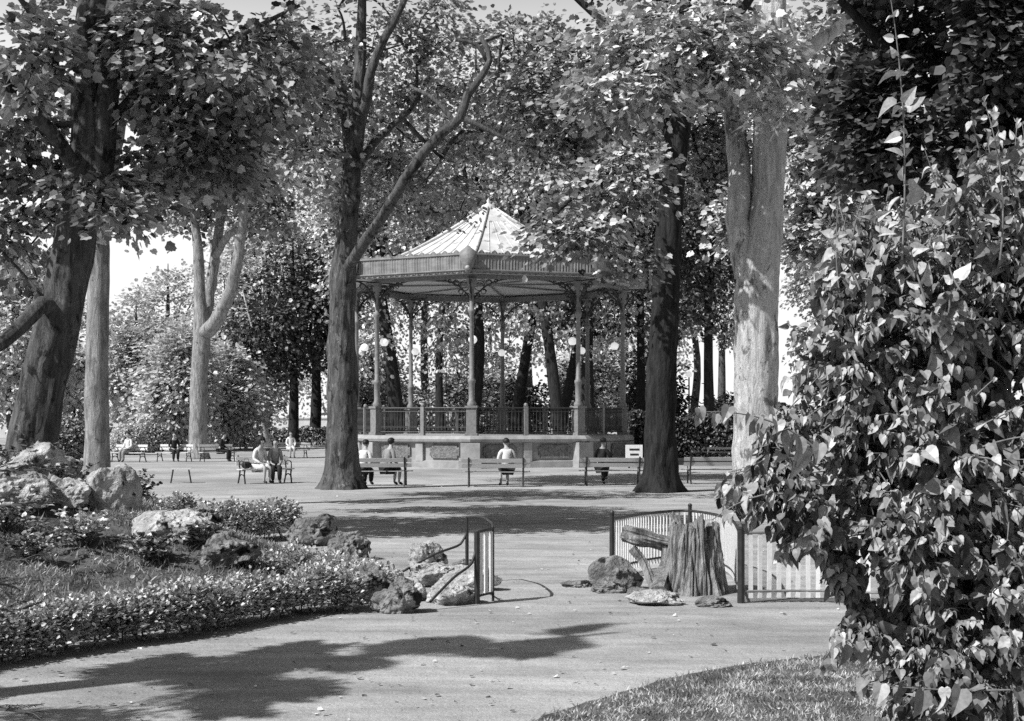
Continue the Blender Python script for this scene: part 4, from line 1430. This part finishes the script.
# 7: dark tree behind the bush, top right
D = 17.5
limbs = [L_(D, 985, [(985, 420, 26), (980, 300, 24), (975, 200, 22), (970, 100, 18), (968, 0, 13), (966, -100, 8)], .4),
         pxlimb(D, [(975, 200, 12), (1010, 130, 10, .6), (1060, 60, 8, 1), (1120, 0, 5, 1)]),
         pxlimb(D, [(972, 150, 10), (930, 90, 8, .5), (880, 40, 6, 1), (840, 0, 4, 1)])]
blobs = [pxblob(D, 950, 40, 105, 85, 0, 2, 230), pxblob(D, 905, 45, 40, 60, 2, 1, 50), pxblob(D, 1010, 130, 90, 80, .5, 1.8, 170), pxblob(D, 900, 130, 60, 70, .6, 1.2, 80), pxblob(D, 960, -80, 190, 60, 0, 2.4, 90), pxblob(D, 1000, 230, 90, 70, 1.5, 1.2, 60)]
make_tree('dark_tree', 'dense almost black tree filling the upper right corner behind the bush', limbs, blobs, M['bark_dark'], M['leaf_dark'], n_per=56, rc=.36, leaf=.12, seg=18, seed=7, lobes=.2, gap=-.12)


# ---- middle-distance and far trees
def simple_tree(label, D, bx, by_top, half_w, trunk_px, bark, leafm, fork=.45, crown_bot=None, lean=0, n=150, group='trees behind the court', leaf=.3, n_per=30, seed=0, name='tree', rc=None, base_r=None, gap=-.1, forkn=3):
    m = D / F
    zt = P(bx, by_top, D)[2]
    zb = P(bx, crown_bot, D)[2] if crown_bot else zt * .3
    X = (bx - CX) * m
    r = trunk_px * m / 2
    zf = zb + (zt - zb) * .12 if fork is None else zt * fork
    zf = max(zf, zb * .85)
    lx = lean * m
    sw = rng.normal(0, r * .9, 2)
    tr = ([(X, D, -.1), (X + lx * .45 + sw[0], D, zf * .5), (X + lx * .8, D, zf), (X + lx, D, (zf + zt) / 2), (X + lx, D, zt * .93)], [r * 1.35, r, r * .85, r * .5, r * .12])
    limbs = [tr]
    W = half_w * m
    for k in range(forkn):
        a = 2 * math.pi * (k + .3 * rng.uniform()) / forkn + seed
        e = np.array([X + lx + math.cos(a) * W * .7, D + math.sin(a) * W * .7, zf + (zt - zf) * rng.uniform(.35, .7)])
        s0 = np.array([X + lx * .8, D, zf * rng.uniform(.9, 1.02)])
        limbs.append(([s0, s0 * .6 + e * .4 + [0, 0, .0], e], [r * .62, r * .45, r * .12]))
    cz = (zb + zt) / 2
    H = (zt - zb) / 2
    blobs = [(np.array([X + lx, D, cz]), np.array([W * .85, W * .8, H]), int(n * .55))]
    for k in range(4):
        a = 2 * math.pi * k / 4 + seed * 1.3
        blobs.append((np.array([X + lx + math.cos(a) * W * .5, D + math.sin(a) * W * .5, cz + H * rng.uniform(-.45, .45)]), np.array([W * .55, W * .55, H * .5]), int(n * .12)))
    return make_tree(name, label, limbs, blobs, bark, leafm, n_per=n_per, rc=rc or leaf * 4.2, leaf=leaf, seg=10, group=group, step=1.0, lobes=.15, seed=seed, gap=gap, freq=.6 / max(W * .5, 1), rmax=.14, r0=.012)


# trees closing the left court
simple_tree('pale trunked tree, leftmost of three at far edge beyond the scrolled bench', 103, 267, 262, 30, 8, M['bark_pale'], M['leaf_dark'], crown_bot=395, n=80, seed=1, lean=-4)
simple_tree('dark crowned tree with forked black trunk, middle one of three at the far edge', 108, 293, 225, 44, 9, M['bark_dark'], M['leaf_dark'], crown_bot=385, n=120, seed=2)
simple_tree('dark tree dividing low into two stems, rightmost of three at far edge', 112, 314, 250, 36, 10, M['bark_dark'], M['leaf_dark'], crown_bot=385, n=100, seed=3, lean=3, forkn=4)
# behind the bandstand
for (bx, D, top, hw, tp, cb, ln, mt, lb) in [
    (401, 88, 40, 80, 13, 372, -30, 'leaf_light', 'dark tree leaning left, seen through the left bays of the bandstand'),
    (441, 104, 60, 70, 7, 380, 4, 'leaf_mid', 'slim tree seen between the left bay and the front column of the bandstand'),
    (468, 92, 20, 85, 12, 370, 8, 'leaf_light', 'stout dark tree behind the front column of the bandstand'),
    (512, 98, 60, 75, 10, 375, 34, 'leaf_light', 'tree with black forked trunk right of the front column, behind the bandstand'),
    (562, 86, 0, 85, 11, 352, -34, 'leaf_mid', 'slender tree sloping left behind the right bay of the bandstand'),
    (556, 96, 50, 70, 9, 360, 38, 'leaf_dark', 'tree sloping right behind the right bay of the bandstand'),
    (590, 90, 10, 80, 12, 365, 4, 'leaf_light', 'upright tree behind the right front column of the bandstand'),
    (710, 92, 60, 66, 9, 345, -2, 'leaf_dark', 'dark forked tree above the clipped hedge, left of the pale plane tree'),
    (640, 100, 40, 65, 8, 372, 0, 'leaf_mid', 'tree just behind the right corner of the bandstand')]:
    simple_tree(lb, D, bx, top, hw, tp, M['bark_dark'], M[mt], crown_bot=cb, lean=ln, n=215, seed=bx * .013, leaf=.26, group='trees behind the bandstand', gap=-.05)
# pale leafy mass at the left and behind everything
far = [(14, 92, 200, 60, 436, 'leafy light tree behind the big leaning trunk'), (66, 118, 295, 52, 436, 'pale round tree between the leaning trunk and the slim one'),
       (136, 104, 290, 48, 434, 'pale feathery tree right of the slim mottled trunk'), (168, 122, 250, 50, 434, 'tall light tree left of the forked limbs'),
       (178, 90, 322, 34, 438, 'low bright tree at the left foot of the forked trunk'), (232, 115, 225, 54, 436, 'light tree seen behind the forked limbs'), (228, 96, 345, 30, 438, 'low pale bushy tree right of the forked trunk'),
       (268, 135, 120, 62, 430, 'tall grey tree far behind the three edge trees'), (338, 130, 60, 76, 430, 'tall tree far behind the thick grey trunk'),
       (372, 120, 330, 40, 436, 'low light tree beyond the left end of the bandstand'), (428, 140, 0, 90, 428, 'tall pale tree rising far behind the bandstand roof, left of its tip'),
       (480, 135, 352, 44, 436, 'low pale tree beyond the bandstand floor'), (530, 138, 60, 90, 428, 'tall pale tree rising behind the bandstand roof tip'),
       (600, 125, 320, 46, 434, 'light tree beyond the right bay of the bandstand'), (625, 140, 0, 90, 428, 'tall tree far right behind the bandstand roof'),
       (662, 115, 100, 50, 380, 'pale tree behind the dark leaning trunk'), (722, 130, 120, 44, 345, 'sparse tree against the bright sky left of the pale plane tree'),
       (838, 108, 120, 54, 400, 'tree behind the bush, right of the pale plane tree'), (940, 100, 170, 70, 430, 'tree far behind the bush'), (-40, 110, 200, 70, 430, 'tree at the far left edge of the court'),
       (690, 150, 120, 60, 300, 'tall far tree whose crown shows above the fork right of the bandstand')]
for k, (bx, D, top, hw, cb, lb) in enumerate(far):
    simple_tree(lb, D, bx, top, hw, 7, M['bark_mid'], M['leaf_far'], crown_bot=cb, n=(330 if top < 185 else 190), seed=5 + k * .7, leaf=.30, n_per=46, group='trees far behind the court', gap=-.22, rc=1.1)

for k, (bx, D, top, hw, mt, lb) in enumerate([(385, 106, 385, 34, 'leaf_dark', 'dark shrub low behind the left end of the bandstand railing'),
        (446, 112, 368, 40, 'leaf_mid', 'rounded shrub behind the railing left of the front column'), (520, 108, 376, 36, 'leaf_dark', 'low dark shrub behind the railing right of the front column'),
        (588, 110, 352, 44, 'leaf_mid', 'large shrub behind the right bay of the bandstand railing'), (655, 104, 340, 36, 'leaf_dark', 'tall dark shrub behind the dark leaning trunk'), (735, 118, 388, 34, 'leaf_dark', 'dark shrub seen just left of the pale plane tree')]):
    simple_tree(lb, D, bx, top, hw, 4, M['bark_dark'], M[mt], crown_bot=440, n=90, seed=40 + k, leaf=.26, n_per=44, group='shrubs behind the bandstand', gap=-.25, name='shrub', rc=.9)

# far hedges, clipped globes, wall
def box_hedge(name, label, a, b, h, w, mat, n, leaf=.12, group=None):
    a, b = np.array(a, float), np.array(b, float)
    root = empty(name, a); tag(root, label, 'hedge', group)
    u = unit(b - a); nn = np.array([-u[1], u[0], 0]); L = np.linalg.norm(b - a)
    mb = MB()
    t, v, z = rng.uniform(0, L, n), rng.uniform(-w / 2, w / 2, n), rng.uniform(0, h, n)
    f = rng.integers(0, 3, n)
    v[f == 0] = -w / 2; v[f == 1] = w / 2; z[f == 2] = h
    z *= 1 + .06 * np.sin(t * 1.7) + .05 * np.sin(t * 4.1)
    C = a + u * t[:, None] + nn * (v + rng.normal(0, .08, n))[:, None]; C[:, 2] = z
    D_ = rng.normal(0, 1, (n, 3)); Nn = rng.normal(0, .5, (n, 3)) + [0, 0, .6] - nn * .2
    add_leaves(mb, C, D_, Nn, leaf * rng.uniform(.6, 1.3, n), LEAF, rng.uniform(0, 1, n))
    mb.build('foliage', M[mat], root, tone=True, offset=a)
    st = MB(); c = (a + b) / 2
    st.box((c[0], c[1], h * .42), (L * .98, w * .8, h * .8), math.atan2(u[1], u[0]))
    st.build('stems', M['twig'], root, offset=a)


box_hedge('clipped_hedge', 'long dark clipped hedge between the bandstand and the pale plane tree', GD(628, 74), GD(742, 74), 2.15, 1.4, 'leaf_dark', 16000, .16)
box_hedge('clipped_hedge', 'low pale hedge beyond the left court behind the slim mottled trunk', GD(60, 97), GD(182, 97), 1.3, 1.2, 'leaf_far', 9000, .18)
box_hedge('clipped_hedge', 'low shaded hedge behind the forked tree at the back of the court', GD(205, 112), GD(345, 112), 1.3, 1.2, 'leaf_mid', 9000, .18)
box_hedge('clipped_hedge', 'dark hedge closing the court far right behind the bush', GD(770, 80), GD(1080, 80), 2.6, 1.6, 'leaf_dark', 16000, .18)


def globe_bush(label, px, D, r, mat, group=None):
    c = GD(px, D); root = empty('clipped_bush', c); tag(root, label, 'bush', group)
    n = 5000; d = unit(rng.normal(0, 1, (n, 3))); C = c + np.array([0, 0, r * .8]) + d * r * rng.uniform(.8, 1.03, n)[:, None] * [1, 1, .9]
    C = C[C[:, 2] > 0]; n = len(C); mb = MB()
    add_leaves(mb, C, rng.normal(0, 1, (n, 3)), rng.normal(0, .5, (n, 3)) + d[:n] * 0 + [0, 0, .7], .13, LEAF, rng.uniform(0, 1, n))
    mb.build('foliage', M[mat], root, tone=True, offset=c)
    st = MB(); st.sphere((c[0], c[1], r * .75), r * .82, 12, 8); st.build('stems', M['twig'], root, offset=c)
globe_bush('round clipped bush between the leaning trunk and the slim mottled trunk', 62, 66, 1.25, 'leaf_mid')
globe_bush('small pale round bush behind the slim mottled trunk', 128, 80, 1.0, 'leaf_far')
globe_bush('rounded bush right of the slim trunk at the back of the court', 152, 86, 1.0, 'leaf_mid')

gw = empty('garden_wall', GD(740, 160)); tag(gw, 'pale boundary wall in full sun far behind the bandstand', 'wall')
mb = MB(); a_, b_ = GD(-300, 165), GD(1400, 165); mb.box(((a_[0] + b_[0]) / 2, 165, 1.1), (b_[0] - a_[0], .5, 2.2)); mb.build('wall_face', M['pale_wall'], gw, offset=GD(740, 160))
mb = MB(); mb.box(((a_[0] + b_[0]) / 2, 165, 2.28), (b_[0] - a_[0], .7, .14)); mb.build('coping', M['stone'], gw, offset=GD(740, 160))

# lamp post right of the pale plane tree is only a thin pole
lp = empty('lamp_post', GD(689, 100)); tag(lp, 'thin lamp post standing in front of the bright gap right of the dark trunk', 'lamp post')
mb = MB(); mb.lathe([(.14, 0), (.12, .6), (.06, .8), (.05, 5.0)], seg=8); mb.build('pole', M['iron'], lp, smooth=True)
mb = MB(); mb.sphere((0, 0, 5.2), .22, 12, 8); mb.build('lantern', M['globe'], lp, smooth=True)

# ---- yew outside the left edge; one low bough reaches into view
yc = np.array([-6.7, 7.6, 0.0])
root = empty('yew_tree', yc)
tag(root, 'dark needled conifer at the left edge, feathery low bough ends in view', 'tree')
sp, sr = smooth_path([yc + [0, 0, -.1], yc + [.1, 0, 2], yc + [0, .1, 5], yc + [0, 0, 9.4]], [.3, .24, .15, .03], .3)
mb = MB(); mb.tube(sp, sr, 12)
mb.build('trunk', M['bark_dark'], root, offset=yc)
bo, nd_ = MB(), MB()
boughs = [(yc + [0.1, 0, 1.2], P(34, 470, 7.2)), (yc + [0.1, 0, 1.0], P(38, 505, 7.0)), (yc + [0, 0, .8], P(22, 560, 6.8)), (yc + [0, 0, .7], P(20, 610, 6.9)),
          (yc + [0, 0, .35], P(26, 712, 6.6)), (yc + [0, 0, 1.0], P(-20, 540, 7.4)), (yc + [0, 0, .9], P(8, 585, 7.3))]
for k in range(24):
    z = rng.uniform(2.2, 9.0); a = rng.uniform(0, 2 * math.pi); r_ = (9.8 - z) * .33 * rng.uniform(.7, 1.05)
    boughs.append((yc + [0, 0, z], yc + [r_ * math.cos(a), r_ * math.sin(a), z + rng.uniform(-.3, .4)]))
for q, (s0, e0) in enumerate(boughs):
    m_ = (s0 + e0) / 2 + [0, 0, .18]
    t = np.linspace(0, 1, 14)[:, None]
    pth = (1 - t) ** 2 * s0 + 2 * t * (1 - t) * m_ + t * t * e0
    bo.tube(pth, np.linspace(.035, .005, 14), 5, caps=False)
    hi = q < 7
    d = unit(e0 - s0); sd = unit(np.cross(d, [0, 0, 1]))
    for s in np.linspace(.35, 1.0, 34 if hi else 20):
        p0 = ((1 - s) ** 2 * s0 + 2 * s * (1 - s) * m_ + s * s * e0)
        for sg in (-1, 1):
            ln = (.30 if hi else .5) * (1.12 - .8 * (s - .35)) * rng.uniform(.6, 1.1)
            td = unit(d * .8 + sd * sg * rng.uniform(.5, 1) + [0, 0, rng.uniform(-.25, .35)])
            p1 = p0 + td * ln
            if hi: bo.tube([p0, (p0 + p1) / 2 + [0, 0, .01], p1], [.003, .0025, .0015], 4, caps=False)
            nn = 46 if hi else 16
            u_ = np.linspace(.05, 1, nn)[:, None]
            C = p0 + (p1 - p0) * u_
            side = unit(np.cross(td, [0, 0, 1]))
            D_ = td * .7 + side * np.where(np.arange(nn) % 2, 1, -1)[:, None] + rng.normal(0, .2, (nn, 3))
            add_leaves(nd_, C, D_, rng.normal(0, .3, (nn, 3)) + [0, 0, 1], (.024 if hi else .12) * rng.uniform(.7, 1.2, nn), LEAF, rng.uniform(0, 1, nn), width=.16 if hi else .35)
bo.build('branches', M['twig'], root, offset=yc)
nd_.build('crown', M['needle'], root, tone=True, offset=yc)

# ================================================================== THE BUSH IN FRONT
bc = GD(985, 5.9)
root = empty('heart_leaved_bush', bc)
tag(root, 'large near bush with heart shaped hanging leaves filling the right side of the picture', 'bush')
wood, lv, dark_wood = MB(), MB(), MB()
base = bc.copy()
env = [(P(985, 320, 6.3), (.60, .7, .48), 150), (P(900, 335, 6.1), (.42, .45, .36), 96), (P(1050, 430, 6.2), (.75, .8, .9), 130), (P(930, 470, 6.1), (.58, .62, .60), 190),
       (P(840, 385, 6.0), (.26, .34, .44), 76), (P(990, 620, 5.9), (.52, .65, .5), 130), (P(890, 560, 5.9), (.34, .45, .42), 90), (P(768, 488, 5.8), (.24, .28, .13), 46), (P(790, 440, 5.9), (.16, .25, .16), 30), (P(850, 300, 6.0), (.20, .25, .20), 30), (P(745, 505, 5.7), (.12, .2, .08), 14), (P(945, 690, 5.6), (.36, .4, .2), 60),
       (P(1000, 210, 6.2), (.46, .5, .30), 80), (P(890, 235, 6.1), (.32, .3, .24), 52), (P(805, 530, 5.7), (.18, .3, .16), 30), (P(860, 640, 5.7), (.16, .2, .10), 14), (P(1040, 165, 6.3), (.45, .4, .28), 50)]



def leafy_shoot(p0, p1, sag, n_pairs, lsize, droop=.75, r=.006, tone0=.5, start=.15, dark=1.0):
    m_ = (p0 + p1) / 2 + np.array([0, 0, sag]) + rng.normal(0, .10, 3) * np.linalg.norm(p1 - p0)
    t = np.linspace(0, 1, 9)[:, None]
    pth = (1 - t) ** 2 * p0 + 2 * t * (1 - t) * m_ + t * t * p1
    wood.tube(pth, np.linspace(r, r * .35, 9), 5, caps=False)
    s = np.clip(np.repeat(np.linspace(start, 1.0, n_pairs) + rng.normal(0, .02, n_pairs), 2) + rng.normal(0, .006, n_pairs * 2), 0, 1)[:, None]
    C = (1 - s) ** 2 * p0 + 2 * s * (1 - s) * m_ + s * s * p1
    tg = unit(2 * (1 - s) * (m_ - p0) + 2 * s * (p1 - m_))
    sd = unit(np.cross(tg, [0, 0, 1.0]) + 1e-4)
    alt = np.where(np.arange(len(C)) % 2, 1.0, -1.0)[:, None]
    rot = ((np.arange(len(C)) // 2) % 2)[:, None]           # decussate pairs
    oth = unit(np.cross(tg, sd))
    side = np.where(rot > 0, sd, oth * .7 + sd * .4) * alt
    k = len(C)
    pet = side * .5 + tg * .35 + rng.normal(0, .15, (k, 3))
    ls = lsize * rng.uniform(.55, 1.15, k) * (1 - .45 * s[:, 0] ** 3)
    Cp = C + unit(pet) * (ls * .32)[:, None]
    D_ = unit(pet + np.array([0, 0, -droop]) + rng.normal(0, .22, (k, 3)))
    # upper faces turn out, up and to the light
    Nn = unit(np.array([-.2, -.55, .6]) + side * .7 + rng.normal(0, .6, (k, 3)))
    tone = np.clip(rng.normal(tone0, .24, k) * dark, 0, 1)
    pick = rng.uniform(0, 1, k)
    for lo_, hi_, tm in ((0, .45, HEART), (.45, .8, HEART_CURL), (.8, 1.01, HEART_FLAT)):
        q = (pick >= lo_) & (pick < hi_)
        if q.any(): add_leaves(lv, Cp[q], D_[q], Nn[q], ls[q], tm, tone[q], width=rng.uniform(.78, 1.02))
    # leaf stalks
    for a, b in zip(C[::1], Cp):
        wood.tube([a, (a + b) / 2 + [0, 0, .003], b], [.0014, .0012, .001], 3, caps=False)


main_nodes = []
for k in range(15):
    a = rng.uniform(0, 2 * math.pi)
    s0 = base + [rng.normal(0, .14), rng.normal(0, .14), -.03]
    e, r_, _ = env[(0, 2, 3, 5, 1, 0, 2, 3, 5, 8, 0, 2, 3, 5, 9)[k]]
    e0 = np.array(e) + rng.normal(0, .15, 3)
    sp, _ = smooth_path([s0, s0 * .6 + e0 * .4 + [rng.normal(0, .08), rng.normal(0, .08), .15], e0], [1] * 3, .08)
    dark_wood.tube(sp, np.linspace(.02, .007, len(sp)), 7, caps=False)
    main_nodes.append(sp[len(sp) // 4:])
main_nodes = np.concatenate(main_nodes)
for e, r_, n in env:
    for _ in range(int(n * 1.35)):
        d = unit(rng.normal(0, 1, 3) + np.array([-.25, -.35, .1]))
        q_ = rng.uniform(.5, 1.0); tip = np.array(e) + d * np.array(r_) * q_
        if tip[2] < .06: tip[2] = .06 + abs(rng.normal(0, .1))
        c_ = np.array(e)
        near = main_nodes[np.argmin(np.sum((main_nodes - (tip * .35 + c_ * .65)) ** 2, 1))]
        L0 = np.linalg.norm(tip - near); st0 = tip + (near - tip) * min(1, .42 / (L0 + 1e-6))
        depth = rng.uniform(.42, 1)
        leafy_shoot(st0, tip, rng.uniform(.0, .07), int(rng.integers(4, 8)), rng.uniform(.045, .092), tone0=.25 + .5 * (tip[2] > .9) * .6 + .25 * rng.uniform(), droop=rng.uniform(.4, 1.1), dark=min(1, .3 + 1.4 * (q_ - .5)))  # shade inside the bush painted in: inner leaves take a darker tone
# upright shoots against the sky, arching sprays
for (x0, y0, x1, y1, D, n, sz) in [(902, 260, 890, -6, 5.6, 12, .082), (1000, 260, 984, 100, 5.8, 8, .065), (860, 290, 812, 225, 5.7, 3, .06), (955, 250, 925, 150, 6.0, 6, .05), (1030, 250, 1018, 120, 6.0, 7, .05),
                               (880, 240, 868, 195, 5.6, 3, .07), (925, 300, 900, 210, 5.6, 5, .07), (960, 290, 948, 200, 5.6, 5, .07), (850, 330, 838, 205, 5.9, 5, .06)]:
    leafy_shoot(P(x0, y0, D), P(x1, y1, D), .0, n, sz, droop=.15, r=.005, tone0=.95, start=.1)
leafy_shoot(P(830, 462, 5.4), P(700, 412, 5.3), .16 * 1.0, 9, .085, droop=1.0, tone0=.55, r=.005)
leafy_shoot(P(820, 470, 5.5), P(722, 500, 5.4), .10, 6, .085, droop=1.0, tone0=.6, r=.005)
leafy_shoot(P(810, 500, 5.5), P(712, 520, 5.5), .10, 5, .085, droop=1.0, tone0=.5, r=.005)
leafy_shoot(P(850, 640, 5.3), P(820, 668, 5.3), .05, 4, .075, droop=1.0, tone0=.6, r=.004)
leafy_shoot(P(1010, 690, 5.2), P(868, 684, 5.2), .03, 7, .10, droop=.9, tone0=.6, r=.004)
wood.build('shoots', M['stem_pale'], root, smooth=True, offset=bc)
dark_wood.build('stems', M['twig'], root, smooth=True, offset=bc)
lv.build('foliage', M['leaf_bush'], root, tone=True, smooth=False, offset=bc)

for _o in bpy.data.objects:
    if _o.get('label') and not (4 <= len(_o['label'].split()) <= 16): print('LABEL', _o.name, _o['label'])
